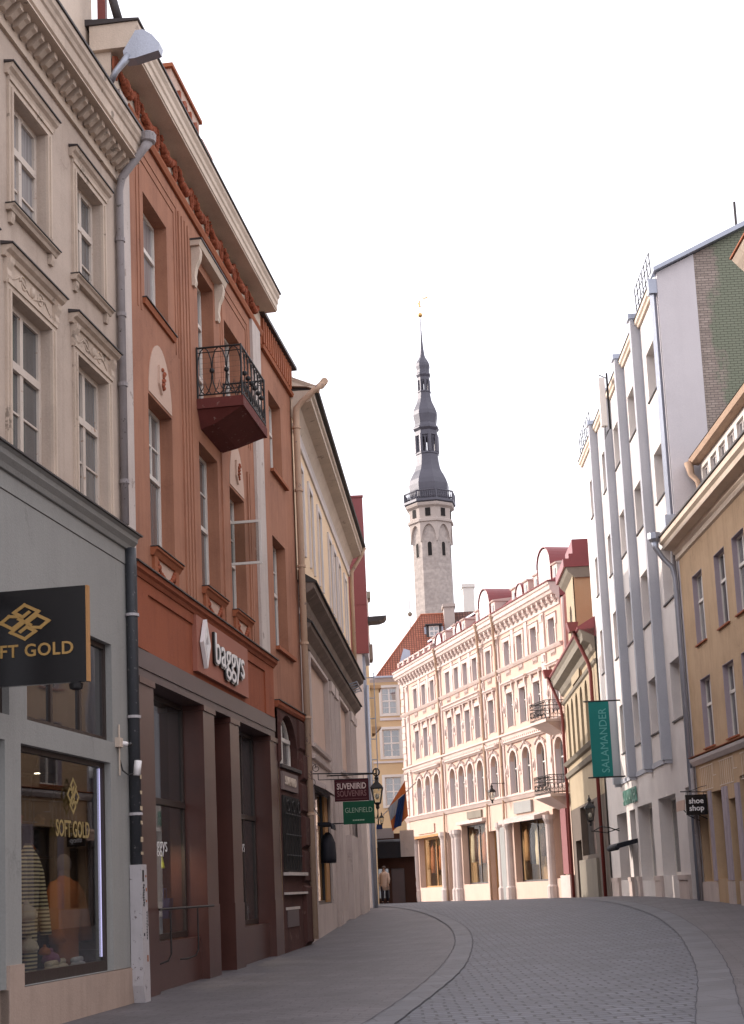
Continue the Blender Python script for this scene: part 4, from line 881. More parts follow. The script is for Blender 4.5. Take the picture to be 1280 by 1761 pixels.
# pent roofs
b = MB(); b.prof([(0, 8.35), (.05, 8.35), (.1, 8.5), (.12, 8.62), (.38, 8.8), (.40, 8.95), (0, 8.95)], .05, LD); pr_ = b.build('upper_pent', 'browneave', D)
sub(MB().prof([(-.02, 8.953), (.46, 8.93), (.46, 8.965), (-.02, 9.28)], .02, LD + .05), 'pent_tiles', 'tiles_grey', pr_)
b = MB(); b.prof([(0, 7.55), (.04, 7.55), (.06, 7.7), (.24, 7.86), (.26, 7.97), (0, 7.97)], .1, LD); pr_ = b.build('lower_pent', 'browneave', D)
sub(MB().prof([(-.02, 7.973), (.31, 7.95), (.31, 7.98), (-.02, 8.2)], .08, LD + .05), 'pent_tiles', 'tiles_grey', pr_)
lad = MB()
for k in range(5): lad.tube([(13.2 + k * .55, .05, 8.2), (13.2 + k * .55, .42, 8.3)], .02, 6)
lad.tube([(13.1, .42, 8.3), (15.6, .42, 8.3)], .025, 6); lad.build('snow_guard', 'zinc', D)
b = MB()
wall(b, 0, LD, .2, 8.9, [(1.8, 6.5, 5.2, 7.4), (10.5, 13.9, 5.2, 7.4), (2.2, 6.3, 1.15, 4.1), (12.9, 13.5, 1.0, 4.3)], 0, .10)
b.build('stone_front', 'stoneD', D)
b = MB(); b.box(1.82, 6.48, -.12, -.08, 5.22, 7.38); b.box(10.52, 13.88, -.12, -.08, 5.22, 7.38); 
b.build('blind_window', 'pinkcream', D)
for a, c in ((1.8, 6.5), (10.5, 13.9)):
    b = MB()
    b.box(a - .14, a, 0, .06, 5.1, 7.5); b.box(c, c + .14, 0, .06, 5.1, 7.5); b.box(a, c, 0, .06, 7.4, 7.5)
    b.prof([(0, 5.1), (.08, 5.1), (.10, 5.19), (0, 5.198)], a, c); b.prof([(0, 4.80), (.08, 4.80), (.10, 4.9), (0, 4.92)], a - .1, c + .1)
    b.build('panel_surround', 'stoneD', D)
b = MB()
for a in (7.2, 8.5, 14.6, 15.9):
    b.box(a, a + .9, 0, .07, .2, 7.5); b.box(a - .06, a + .96, 0, .11, 7.2, 7.5)
    for k in range(4): b.box(a + .12 + k * .2, a + .18 + k * .2, .07, .085, .9, 7.1)
b.build('pilaster', 'stoneD', D)
b = MB(); b.box(11.6, 17.1, 0, .16, .2, 3.2); b.box(14.3, 17.15, .16, .28, .2, 4.2); b.build('buttress', 'stoneD', D)
shopwin(D, 2.2, 6.3, 1.15, 4.1, -.06, mull=(4.6,), glass='pane_dark', mat='frame_dark')
b = MB(); b.box(4.5, 5.4, -.05, .0, 1.2, 4.0); b.build('timber_panel', 'wood', D)
b = MB(); b.prof([(0, 4.3), (.32, 4.12), (.32, 4.0), (0, 4.16)], 1.9, 6.5); b.build('window_hood', 'stoneD', D)
# corner downpipes
dp_ = MB().tube([(-.25, .84, 13.86), (-.28, .62, 13.7), (-.2, .3, 13.45), (-.15, .14, 13.3), (-.15, .12, 12.9), (-.15, .12, .4)], [.085, .075, .075, .08, .08, .08], 12).build('downpipe', 'pipe_cream', D, smooth=True)
c = MB(); [c.lathe((-.15, .12, z), [(.09, -.03), (.105, -.03), (.105, .03), (.09, .03)], 12) for z in (12.8, 11.2, 9.3, 7.4, 5.6, 3.3)]; c.tube([(.05, .74, 13.9), (-.3, .88, 13.9)], .09, 8); c.build('pipe_clip', 'pipe_cream', dp_)
dp_ = MB().tube([(LD, .62, 13.8), (LD, .5, 13.5), (LD - .1, .14, 12.9), (LD - .1, .12, 12.4), (LD - .1, .12, 9.2)], [.09, .07, .07, .07, .07], 12).build('downpipe', 'pipe_cream', D, smooth=True)
# signs on the long bracket
ir = root('iron_bracket', 'long scrolled black iron bracket reaching over the pavement from the cream downpipe', 'bracket', .15, 0, 4.0)
b = MB(); b.tube([(0, .02, .28), (0, 1.62, .22)], .014, 6); b.tube([(0, .3, .12), (0, 1.5, .10)], .010, 6); b.tube([(0, .3, .12), (0, .3, .27)], .01, 5)
for (cy, cz, r, t0) in ((.12, .42, .14, 0), (.26, .40, .10, 1.5), (.12, .08, .16, 2.4), (.05, -.55, .13, .5), (.05, -.25, .1, 2)):
    b.tube([(0, cy + r * (1 - .7 * k / 16) * math.cos(t0 + k * .5), cz + r * (1 - .7 * k / 16) * math.sin(t0 + k * .5)) for k in range(17)], .008, 5)
b.tube([(0, .02, .9), (0, .02, -1.0)], .018, 6); b.tube([(0, .02, -.1), (.02, .04, -.35), (0, .3, -.75)], .012, 5); b.build('ironwork', 'black', ir)
s1 = root('hanging_sign', 'maroon hanging sign with two lines of pale serif lettering under the iron bracket', 'sign', .15, .68, 3.58)
MB().box(-.02, .02, 0, .82, 0, .52).build('board', 'maroon', s1)
text('SUVENIIRID', .20, .003, 'maroon_t', s1, (-.024, .41, .35), (0, 1, 0), (-1, 0, 0), bold=.004, sx=.68)
text('SOUVENIRS', .20, .003, 'maroon_d', s1, (-.024, .41, .175), (0, 1, 0), (-1, 0, 0), bold=.003, sx=.68)
b = MB(); b.box(-.026, -.021, .04, .78, .455, .462); b.box(-.026, -.021, .04, .78, .05, .057); b.build('rule_lines', 'maroon_d', s1)
b = MB(); b.tube([(0, .1, .52), (0, .1, .62)], .006, 4); b.tube([(0, .7, .52), (0, .7, .62)], .006, 4); b.build('hanger', 'black', s1)
s2 = root('projecting_sign', 'dark green projecting sign with pale lettering below the maroon one', 'sign', 4.0, .0, 3.20)
MB().box(-.03, .03, .55, 1.38, 0, .60).build('board', 'green', s2)
MB().box(-.02, .02, 0, .55, .02, .05).build('bracket', 'black', s2)
text('GLENFIELD', .19, .003, 'green_t', s2, (-.034, .965, .36), (0, 1, 0), (-1, 0, 0), bold=-.002, sx=.78)
b = MB()
for i_ in range(7): b.box(-.036, -.031, .80 + i_ * .045, .832 + i_ * .045, .085, .118)
b.build('small_line', 'green_t', s2)
def lantern(name, label, u, n, z, k=1.0, arm=None, grp=None):
    L = root(name, label, 'lantern', u, n, z, grp)
    fr = MB(); 
    def ring(r, zz): return [(r * math.cos(math.pi / 4 + math.pi / 2 * i) * k, r * math.sin(math.pi / 4 + math.pi / 2 * i) * k, zz * k) for i in range(4)]
    lo, hi, tp = ring(.10, 0), ring(.19, .36), ring(.05, .52)
    for i in range(4):
        j = (i + 1) % 4
        for a_, b_ in ((lo[i], hi[i]), (lo[i], lo[j]), (hi[i], hi[j])): fr.tube([a_, b_], .013 * k, 5)
    fr.lathe((0, 0, 0), [(.22 * k, .36 * k), (.18 * k, .42 * k), (.07 * k, .50 * k), (.05 * k, .56 * k), (.075 * k, .60 * k), (.02 * k, .68 * k), (.02 * k, .74 * k)], 4, rot=math.pi / 4)
    fr.lathe((0, 0, 0), [(.015 * k, -.16 * k), (.05 * k, -.12 * k), (.04 * k, -.05 * k), (.10 * k, -.0)], 8)
    fr.build('frame', 'black', L)
    gl = MB()
    for i in range(4):
        j = (i + 1) % 4; gl.flat([lo[i], lo[j], hi[j], hi[i]])
    gl.build('glass_panes', 'glass_t', L)
    MB().ball((0, 0, .16 * k), .05 * k, 8, 1.4).build('bulb', 'frame_clean', L, smooth=True)
    if arm:
        a_ = MB()
        for pth in arm: a_.tube(pth, .016 * k, 6)
        a_.build('arm', 'black', L, smooth=True)
    return L
arm = [[(0, 0, -.12), (0, 0, -.62)], [(0, 0, -.3), (0, -.04, -.42), (0, -.12, -.38)], [(0, 0, .74), (0, 0, .95)]]
for q in range(6): arm.append([(.10 * math.cos(q * 1.047) * math.sin(t), .10 * math.sin(q * 1.047) * math.sin(t), .84 - .1 * math.cos(t)) for t in (0, .5, 1, 1.57, 2.1, 2.6, 3.1)])
arm += [[(0, 0, .80), (0, -1.36, .80)]]
lantern('street_lantern', 'black iron lantern with a caged crown above it hanging beside the green sign', 5.2, 1.40, 3.80, 1.12, arm)
aw = root('shop_lamp', 'black dome shaped awning over the narrow shop window under the signs', 'awning', 3.0, 0, 2.2)
MB().prof([(0, 1.02), (.30, 1.02), (.36, .98), (.38, .85), (.34, .85), (.34, .94), (0, .94)], -.5, .6).build('box', 'awning', aw)
MB().lathe((.1, .2, 0), [(.36, .0), (.37, .12), (.35, .5), (.2, .72), (.08, .78)], 16, sx=1.3, sy=.55).build('hood', 'awning', aw, smooth=True)
bx = MB().box(-.12, .12, 0, .3, 0, .26); bx.box(-.14, .14, -.02, .32, .26, .31)
# red clad slab, pale pilaster front and what follows down the bend
frame((-.60, 55.0), 1.0, 1)
RS = root('red_clad_house', 'narrow house with tall dark red clad gable edge beyond the pale yellow building', 'building')
MB().box(0, 3.8, -6, .22, .3, 10.5).box(0, 3.8, -6, .44, 10.5, 16.5).build('wall', 'lavender', RS)
b = MB(); b.box(-.08, -.002, -6, .50, 10.4, 16.55); b.box(-.12, .0, -6, .53, 16.55, 16.63)
for z in (12.3, 14.4): b.box(-.095, -.08, -6, .50, z, z + .03)
b.build('red_gable', 'redslab', RS)
b = MB()
for q, r_ in ((.5, .28), (1.2, .26), (2.0, .27)): b.box(q, q + .35, .1, r_ + .04, .3, 10.4)
b.build('pilaster', 'zinc', RS)
for z in (3.5, 6.2, 8.9, 11.6):
    x = window(RS, 2.6, 3.4, z, z + 1.5, .28, mat='frame_clean')
b = MB(); b.poly([(3.9, 11.7), (5.0, 11.75), (5.0, 11.98), (3.8, 11.95)], -.6, 1.0); 
hb = MB().prof([(-.6, 12.15), (.9, 12.22), (1.12, 12.3), (1.2, 12.42), (-.6, 12.36)], 3.0, 4.0); hb.build('timber_beam', 'lead', RS)
sc_ = MB()
for (z) in (5.6, 6.4, 7.2, 8.0, 8.8, 9.6): sc_.tube([(1.0, .3, z), (1.0, .62, z)], .02, 5); 
sc_.tube([(1.0, .62, 5.2), (1.0, .62, 9.8)], .02, 5); sc_.build('wall_ladder', 'zinc', RS)
dpp = MB().tube([(.2, .36, 9.2), (.2, .36, .5)], .07, 10).build('downpipe', 'zinc', RS, smooth=True)
frame((-.5, 64.0), -2.0, 1)
E_ = root('peach_bay_house', 'peach house with a projecting bay and tall peach chimney behind the pale grey front', 'building')
MB().box(0, 10, -6, .35, .3, 12.2).build('wall', 'ochreF', E_)  # far length added to shade the lower front of the straw building
MB().box(.3, 1.6, -1.2, .75, 8.6, 10.3).build('bay', 'ochreF', E_); b = MB(); b.box(.2, 1.7, -1.3, .85, 10.3, 10.45); b.prof([(-.9, 8.3), (.5, 8.3), (.8, 8.6), (-.9, 8.6)], .25, 1.65); b.build('bay_trim', 'ochreH', E_)
MB().box(.2, 1.1, -.4, .45, 12.2, 14.4).build('chimney', 'pinkcream', E_); b = MB(); b.box(.1, 1.2, -.5, .56, 14.4, 14.7); b.build('chimney_cap', 'olive', E_)
b = MB(); b.box(.15, 1.15, -.3, .56, 11.6, 12.3); b.box(-.1, 10.1, -6, .45, 12.2, 12.32); b.build('eave', 'browneave', E_)
for z in (3.3, 6.0): window(E_, 1.6, 2.6, z, z + 1.6, .42, mat='frame_clean')

# ================================================================== light ochre house across the end
frame((-2.2, 112), 90.0, 1)       # facade faces the camera; along = towards the right, out = towards the camera
F = root('ochre_gable_house', 'light ochre house with white framed windows and big orange tiled roof closing the street', 'building')
ops = [(2.78, 3.99, 14.79, 16.86), (2.74, 4.10, 11.45, 13.6), (2.78, 4.06, 7.7, 9.9), (.3, 1.5, 14.79, 16.86), (.3, 1.5, 11.45, 13.6), (.3, 1.5, 7.7, 9.9)]
b = MB(); wall(b, -3, 16, .2, 17.5, ops, 0, .2); b.build('wall', 'ochreF', F)
MB().box(-3, 16, -8, -.3, .2, 17.4).build('core', 'ochreF', F)
for o in ops:
    w = window(F, *o, -.1, rows=(.5,), cols=(.5,), bars=(.25, .75), mat='frame_clean', t=.09, dp=.05)
    x = MB(); a, c, z0, z1 = o; x.box(a - .22, a - .002, 0, .06, z0 - .15, z1 + .2); x.box(c + .002, c + .22, 0, .06, z0 - .15, z1 + .2); x.box(a, c, 0, .06, z1 + .003, z1 + .2); x.box(a, c, 0, .06, z0 - .15, z0 - .003); sub(x, 'window_surround', 'frame_clean', w)
b = MB(); b.box(-3, 16, 0, .08, 14.3, 14.5); b.box(-3, 16, 0, .08, 11.0, 11.15); b.prof([(0, 17.3), (.2, 17.5), (.3, 17.75), (0, 17.75)], -3, 16); b.build('string_course', 'whitetrim', F)
def tiled(mb_pts, name, mat, parent, uvs):
    k = MB().flat(mb_pts); o = k.build(name, mat, parent); me = o.data
    uvl = me.uv_layers.new(name='UVMap')
    for lp in me.loops: 
        co = me.vertices[lp.vertex_index].co; uvl.data[lp.index].uv = (co[0] * uvs, (co[2] * 1.35) * uvs)
    return o
R0 = tiled([(2.5, .35, 17.75), (16, .35, 17.75), (16, -4.2, 23.3), (6.35, -4.2, 23.3)], 'roof', 'tiles', F, 1.0)
tiled([(9.1, -2.6, 21.47), (16, -2.6, 21.47), (16, -4.18, 23.36), (9.1, -4.18, 23.36)], 'old_roof_patch', 'tiles_old', F, 1.0).location[1] += -.12
tiled([(2.5, .35, 17.75), (6.35, -4.2, 23.3), (6.35, -9, 23.3), (2.5, -12, 17.75)], 'roof_hip', 'tiles', F, 1.0)
b = MB().tube([(6.3, -4.2, 23.3), (16, -4.2, 23.3)], .08, 8); b.tube([(2.5, .35, 17.75), (6.35, -4.2, 23.3)], .07, 8); b.build('ridge_tiles', plaster('ridge_clay', (.34, .12, .07)), F, smooth=True)
b = MB().box(2.3, 16, .3, .5, 17.6, 17.74); b.build('gutter', 'zinc', F)
def dormer(u, z, w, h, y0, face='frame_clean'):
    b = MB(); b.box(u - w * .75, u + w * .75, y0 - 3, y0 - .05, z - .25, z + h + .15); d_ = b.build('dormer', 'lead', F)
    window(F, u - w / 2, u + w / 2, z, z + h, y0, rows=(.5,), cols=(.5,), mat='frame_clean', t=.09, dp=.06, name='dormer_window')
    b = MB(); b.prof([(y0 + .25, z + h + .15), (y0 - 3, z + h + .55), (y0 - 3, z + h + .3), (y0 + .25, z + h + .05)], u - w * .85, u + w * .85); b.build('dormer_roof', 'lead', F)
    b = MB(); b.box(u - w * .95, u - w * .76, y0 - 2, y0 - .3, z - .35, z + h); b.box(u + w * .76, u + w * .95, y0 - 2, y0 - .3, z - .35, z + h); b.box(u - w * .95, u + w * .95, y0 - .3, y0 - .0, z - .38, z - .26); b.build('dormer_flashing', 'zinc', F)
dormer(7.25, 21.15, .8, .85, -2.35); dormer(9.75, 21.3, .8, .9, -2.4)
b = MB(); b.box(8.15, 9.0, -4.6, -2.9, 20.8, 23.6); b.box(8.05, 9.1, -4.7, -2.8, 23.6, 23.85); b.build('chimney', 'towertrim', F); MB().box(7.9, 9.25, -2.9, -2.6, 20.9, 21.6).build('chimney_flashing', 'zinc', F)
MB().poly([(4.0, 17.8), (5.2, 17.8), (5.2, 19.7), (4.7, 19.9)], -1.2, .0).build('roof_dormer_side', 'zinc', F)
wc = MB().box(10.3, 11.25, -12, -11, 20, 26.8); wc.box(10.2, 11.35, -12.1, -10.9, 26.8, 27.1)
o = single(wc, 'white_chimney', 'frame_clean', 'tall white rendered chimney behind the tiled roof right of the tower', 'chimney', 0, 0, 0)
fin = MB().tube([(0, 0, 0), (0, 0, 5.5)], .03, 6); fin.ball((0, 0, 4.1), .2, 10); fin.ball((0, 0, 1.3), .28, 10)
single(fin, 'roof_finial', 'olive', 'thin iron finial with two balls rising left of the tower', 'finial', 5.55, -8, 20.0)
# shop under it
b = MB(); b.prof([(0, 4.9), (1.4, 4.2), (1.4, 3.9), (0, 3.9)], .9, 4.4)
# ================================================================== tower
frame((7.14, 156), 90.0, 1)
T = root('tower', 'tall octagonal limestone tower with dark onion spire and gold ball far behind the roofs', 'tower')
k = .0624 / 2; rot = R(90 - 13)      # metres per photo pixel of width, at the tower's distance
def oct(mb, rows): mb.lathe((0, 0, 0), [(w * k * 1.02, z) for w, z in rows], 8, rot=rot)
def zof(y): return 1.5 + (1524.0 - y) / 2500 * 156 * 1.0 + 0.0
ZS = {545: 64.9, 645: 58.0, 675: 56.0, 739: 51.7, 780: 48.9, 850: 44.2, 903: 40.75, 940: 38.3, 1045: 31.5}
def zy(y):
    ks = sorted(ZS)
    if y < ks[0]: return ZS[ks[0]] + (ks[0] - y) * .068
    for a, b_ in zip(ks, ks[1:]):
        if y <= b_: return ZS[a] + (ZS[b_] - ZS[a]) * (y - a) / (b_ - a)
    return ZS[ks[-1]] - (y - ks[-1]) * .0665
b = MB(); oct(b, [(70, .4), (69, 28), (68, zy(935)), (68, zy(904))]); sh = b.build('shaft', 'tower', T)
b = MB(); oct(b, [(70, zy(909)), (76, zy(905)), (82, zy(904)), (82, zy(900)), (75, zy(898)), (76, zy(880)), (86, zy(877)), (88, zy(874)), (88, zy(872))]); hd = b.build('upper_storey', 'towertrim', T)
def onface(i, du, z0, z1, w, n0, rad, arch=0.0, pts=None):
    """outline in the plane of octagon face i"""
    a = rot + math.pi / 8 + i * math.pi / 4; ap = rad * math.cos(math.pi / 8)
    ex = Vector((-math.sin(a), math.cos(a), 0)); er = Vector((math.cos(a), math.sin(a), 0))
    if pts is None:
        pts = [(-w / 2, z0), (w / 2, z0)] + ([(w / 2 * math.cos(math.pi * q / 8), z1 - arch + arch * math.sin(math.pi * q / 8)) for q in range(9)] if arch else [(w / 2, z1), (-w / 2, z1)])
    n = len(pts); mb = MB()
    P0 = [tuple(er * (ap + n0[0]) + ex * (x + du) + Vector((0, 0, z))) for x, z in pts]; P1 = [tuple(er * (ap + n0[1]) + ex * (x + du) + Vector((0, 0, z))) for x, z in pts]
    mb.add(P0 + P1, [tuple(range(n)), tuple(range(2 * n - 1, n - 1, -1))] + [(q, (q + 1) % n, n + (q + 1) % n, n + q) for q in range(n)])
    return mb
for i in range(8):
    r = 68 * k * 1.02
    f = onface(i, 0, zy(963), zy(937), .62, (-.1, .03), r, .3).build('window_surround', 'towertrim', T)
    onface(i, 0, zy(962), zy(938), .44, (-.1, .045), r, .22).build('window', 'darkgap', T)
    onface(i, 0, zy(895), zy(881), .56, (-.1, .04), 76 * k * 1.02).build('window', 'darkgap', T)
    # pointed corbel arches carrying the upper storey
    R2 = 76 * k * 1.02; fw_ = 2 * R2 * math.sin(math.pi / 8) * .5
    za, zb = zy(933), zy(903)
    for s in (-1, 1):
        pts = [(s * fw_, zb), (s * fw_, za - .3), (s * (fw_ - .16), za + .1)] + [(s * (fw_ - .16) * (1 - (q / 6) ** 1.6), za + .1 + (zb - za - .45) * math.sin(q / 6 * 1.5)) for q in range(1, 7)] + [(0, zb)]
        onface(i, 0, 0, 0, 0, (-.45, .0), R2, 0, pts).build('corbel_arch', 'towertrim', T)
onface(5, 0, zy(1010), zy(1001), .36, (-.1, .04), 69 * k * 1.02).build('slit_window', 'darkgap', T)
for i in (4, 6): onface(i, 0, zy(1010), zy(1001), .3, (-.1, .04), 69 * k * 1.02)
b = MB(); oct(b, [(88, zy(871.5)), (93, zy(870)), (93, zy(866)), (80, zy(865.5))]); b.build('gallery', 'slate', T)
gr = MB(); RG = 92 * k
V = [(RG * math.cos(rot + q * math.pi / 4), RG * math.sin(rot + q * math.pi / 4)) for q in range(9)]
for q in range(8):
    (x0, y0), (x1, y1) = V[q], V[q + 1]
    gr.tube([(x0, y0, zy(852)), (x1, y1, zy(852))], .09, 5); gr.tube([(x0, y0, zy(866)), (x0, y0, zy(851))], .09, 5); gr.tube([(x0, y0, zy(863)), (x1, y1, zy(863))], .06, 4)
    for j in range(1, 9):
        t = j / 9; X, Y_ = x0 + (x1 - x0) * t, y0 + (y1 - y0) * t; gr.lathe((X, Y_, zy(865)), [(.04, 0), (.075, .3), (.035, .55), (.05, .8)], 5)
gr.build('gallery_railing', 'slate', T)
def sp(name, rows):
    b = MB(); oct(b, rows); return b.build(name, 'slate', T)
sp('onion_roof', [(66, zy(866)), (68, zy(858)), (71, zy(845)), (72, zy(836)), (68, zy(828)), (60, zy(820)), (50, zy(812)), (44, zy(803)), (41, zy(794)), (39.5, zy(784)), (42, zy(783)), (42, zy(780)), (36, zy(779.5))])
b = MB(); oct(b, [(43, zy(752)), (43, zy(749.5)), (40, zy(749)), (40, zy(744)), (47, zy(740)), (47, zy(738)), (42, zy(736)), (39, zy(731)), (41, zy(725)), (44.5, zy(716)), (43, zy(709)), (37, zy(702)), (30, zy(695)), (25.5, zy(688)), (23, zy(680)), (23, zy(677)), (25, zy(676)), (25, zy(674)), (18, zy(673.5))]); b.build('middle_onion', 'slate', T)
b = MB(); oct(b, [(22, zy(655)), (22, zy(650)), (26.5, zy(646)), (26.5, zy(644)), (23, zy(642)), (23, zy(637)), (25.5, zy(631)), (24.5, zy(626)), (19, zy(621)), (12, zy(616)), (8.5, zy(610)), (6, zy(600)), (3.6, zy(585)), (2, zy(565)), (1.2, zy(548))]); b.build('spire', 'slate', T)
for (r, z0, z1) in ((38, 780, 751), (20, 674, 654)):
    b = MB()
    for q in range(8):
        a = rot + q * math.pi / 4; rr = r * k; b.tube([(rr * math.cos(a), rr * math.sin(a), zy(z0)), (rr * math.cos(a), rr * math.sin(a), zy(z1))], r * .006, 6)
        a += math.pi / 8; b.tube([(rr * .92 * math.cos(a), rr * .92 * math.sin(a), zy(z0)), (rr * .92 * math.cos(a), rr * .92 * math.sin(a), zy(z1))], r * .0028, 5)
        R_ = r * k * math.cos(math.pi / 8)
        for j in range(2):
            onf = None
    b.build('lantern_columns', 'slate', T)
    for q in range(8):
        hh = (zy(z1) - zy(z0)); w2 = r * k * math.sin(math.pi / 8) * .98
        for s in (-1, 1):
            pts = [(s * w2, zy(z1)), (s * w2, zy(z1) - hh * .36), (s * w2 * .82, zy(z1) - hh * .2), (s * w2 * .5, zy(z1) - hh * .12), (s * w2 * .18, zy(z1) - hh * .2), (0, zy(z1) - hh * .36), (0, zy(z1))]
            onface(q, 0, 0, 0, 0, (-.12, .0), r * k, 0, pts).build('lantern_arch', 'slate', T)
MB().ball((0, 0, zy(542)), .27, 12).build('gold_ball', 'gold', T, smooth=True)
b = MB(); b.tube([(0, 0, zy(548)), (0, 0, zy(517))], .03, 5); b.tube([(-.35, 0, zy(528)), (.3, 0, zy(527))], .035, 5)
b.tube([(0, 0, zy(527)), (-.08, 0, zy(522)), (.02, 0, zy(519))], [.09, .12, .05], 6); b.tube([(-.22, 0, zy(521)), (.25, 0, zy(519))], .035, 5); b.ball((0, 0, zy(517.5)), .09, 6)
b.tube([(.15, 0, zy(520)), (.3, 0, zy(514)), (.35, 0, zy(511))], .02, 4); b.poly([(.35, zy(511)), (.6, zy(512)), (.95, zy(510)), (.95, zy(512.5)), (.6, zy(514)), (.36, zy(513))], -.02, .02)
b.build('weather_vane', 'gold', T)

# ================================================================== salmon palace-front building
frame((9.93, 76.0), -14.6, -1)
G = root('salmon_building', 'long sunlit salmon stucco building with white ornament, rows of arched windows and red roof', 'building')
LG = 31.2
CU = [.85, 3.6, 5.9, 8.05, 11.4, 14.05, 16.0, 17.85, 19.75, 23.35, 25.45, 27.55]
PI_ = [2.2, 9.75, 12.75, 21.6, 29.7]
o3 = [(c - .45, c + .45, 14.0, 15.4) for c in CU]; o2 = [(c - .5, c + .5, 10.42, 12.38) for c in CU]; o1 = [(c - .6, c + .6, 6.55, 9.02, .6) for c in CU]
b = MB(); wall(b, -.5, LG, 6.3, 16.2, o3 + o2 + o1, 0, .3); b.build('wall', 'pinkG', G)
MB().box(-.5, LG, -8, -.38, 5.2, 16.4).build('core', 'pinkG', G)
def lining(w, a, c, z0, z1):
    x = MB(); x.box(a, a + .012, -.22, .004, z0, z1); x.box(c - .012, c, -.22, .004, z0, z1); sub(x, 'reveal', 'lilacwhite', w)
for i, c in enumerate(CU):
    single_bay = c in (.85, 11.4)
    w = window(G, c - .45, c + .45, 14.0, 15.4, -.22, rows=(.68,), mat='frame_clean', pane='pane_dark', t=.05)
    x = MB(); x.box(c - .62, c - .452, 0, .05, 13.98, 15.4); x.box(c + .452, c + .62, 0, .05, 13.98, 15.4); x.box(c - .7, c + .7, 0, .06, 15.403, 15.62); x.prof([(0, 15.62), (.1, 15.66), (.1, 15.7), (0, 15.7)], c - .74, c + .74)
    for s in (-1, 1): x.box(c + s * .7 - .05, c + s * .7 + .05, 0, .07, 15.0, 15.6)
    x.box(c - .3, c + .3, 0, .04, 13.55, 13.7)
    for q in range(4): x.tube([(c - .3 + .2 * q, .03, 13.7), (c - .3 + .2 * q, .03, 13.38)], [.05, .02], 5)
    sub(x, 'window_surround', 'trimG', w); lining(w, c - .45, c + .45, 14.0, 15.4)
    w = window(G, c - .5, c + .5, 10.42, 12.38, -.22, rows=(.66,), mat='frame_clean', pane='pane_dark' if i % 3 else 'pane', t=.055)
    x = MB(); x.box(c - .68, c - .502, 0, .05, 10.4, 12.38); x.box(c + .502, c + .68, 0, .05, 10.4, 12.38); x.box(c - .74, c + .74, 0, .06, 12.383, 12.62)
    for s in (-1, 1): x.prof([(0, 12.3), (.06, 12.34), (.12, 12.6), (.14, 12.85), (0, 12.85)], c + s * .62 - .08, c + s * .62 + .08)
    x.prof([(0, 12.85), (.14, 12.85), (.18, 12.92), (.24, 12.96), (.24, 13.03), (0, 13.06)], c - .92, c + .92); sub(x, 'hood', 'trimG', w); lining(w, c - .5, c + .5, 10.42, 12.38)
    w = window(G, c - .6, c + .6, 6.55, 9.02, -.24, rows=(.58,), mat='frame_clean', pane='pane_dark' if i % 2 else 'pane', t=.06, rise=.6)
    x = MB(); ap = arcpts(c - .78, c + .78, 8.42, .78, 14); ip = arcpts(c - .605, c + .605, 8.42, .605, 14)
    for q in range(14): x.poly([ap[q], ap[q + 1], ip[q + 1], ip[q]], 0, .06)
    x.box(c - .78, c - .605, 0, .06, 6.5, 8.42); x.box(c + .605, c + .78, 0, .06, 6.5, 8.42)
    for s in (-1, 1):
        for q in range(3): x.ball((c + s * (.72 - q * .18), .06, 9.02 + q * .09), .09, 6)
    x.ball((c, .08, 9.27), .12, 6); sub(x, 'arch_surround', 'trimG', w); lining(w, c - .6, c + .6, 6.55, 8.42)
    nb = CU[i + 1] if i + 1 < len(CU) else None
    for (cc, zz, r) in [((c + nb) / 2 if nb and nb - c < 2.6 else c + .98, 11.5, .20), ((c + nb) / 2 if nb and nb - c < 2.6 else c + 1.12, 7.9, .17)]:
        x = MB(); x.poly([(cc + r * math.cos(q * .3927), zz + r * 2.1 * math.sin(q * .3927)) for q in range(16)], 0, .05)
        x.ball((cc, .05, zz), r * .6, 8, 1.9)
        x.build('medallion', 'trimG', G)
def multi_hood(a, c, z):
    MB().prof([(0, z), (.12, z), (.2, z + .08), (.26, z + .1), (.26, z + .17), (0, z + .2)], a, c).build('long_hood', 'trimG', G)
for a, c in ((2.7, 9.0), (10.5, 12.3), (13.2, 20.7), (22.5, 28.5)): multi_hood(a, c, 9.42)
multi_hood(13.2, 20.7, 13.07)
b = MB()
for c in PI_:
    for z0, z1 in ((6.5, 9.9), (10.2, 13.7), (13.95, 15.9)):
        b.box(c - .32, c + .32, 0, .08, z0, z1); b.prof([(.08, z1 - .5), (.12, z1 - .45), (.16, z1 - .1), (.08, z1 - .1)], c - .22, c + .22)
for c in (4.75, 7.0, 15.05, 16.95, 18.8, 24.4, 26.5): b.box(c - .22, c + .22, 0, .07, 13.95, 15.9)
b.build('pilaster', 'trimG', G)
b = MB(); u = LG - .05
z = .6
while z < 15.8: b.box(LG - .75, LG + .02, 0, .07 if int(z * 2) % 2 else .1, z, z + .46); z += .5
b.build('quoins', 'trimG', G)
b = MB(); b.prof([(0, 13.72), (.08, 13.75), (.16, 13.86), (.2, 13.94), (0, 13.96)], -.5, LG); b.prof([(0, 9.68), (.06, 9.7), (.12, 9.9), (.22, 9.96), (.22, 10.06), (0, 10.08)], -.5, LG)
b.prof([(0, 6.1), (.12, 6.15), (.24, 6.32), (.3, 6.38), (.3, 6.46), (0, 6.5)], -.5, LG); b.build('string_course', 'trimG', G)
b = MB(); u = -.4
while u < LG: b.box(u, u + .15, .05, .16, 9.62, 9.74); u += .32
b.build('dentils', 'trimG', G)
b = MB().prof([(0, 15.9), (.08, 15.95), (.08, 16.2), (.16, 16.26), (.2, 16.42), (.42, 16.55), (.46, 16.68), (.54, 16.74), (.54, 16.95), (.6, 17.0), (.62, 17.12), (0, 17.14)], -.5, LG + .2); cg = b.build('cornice', 'trimG', G)
b = MB(); u = -.3
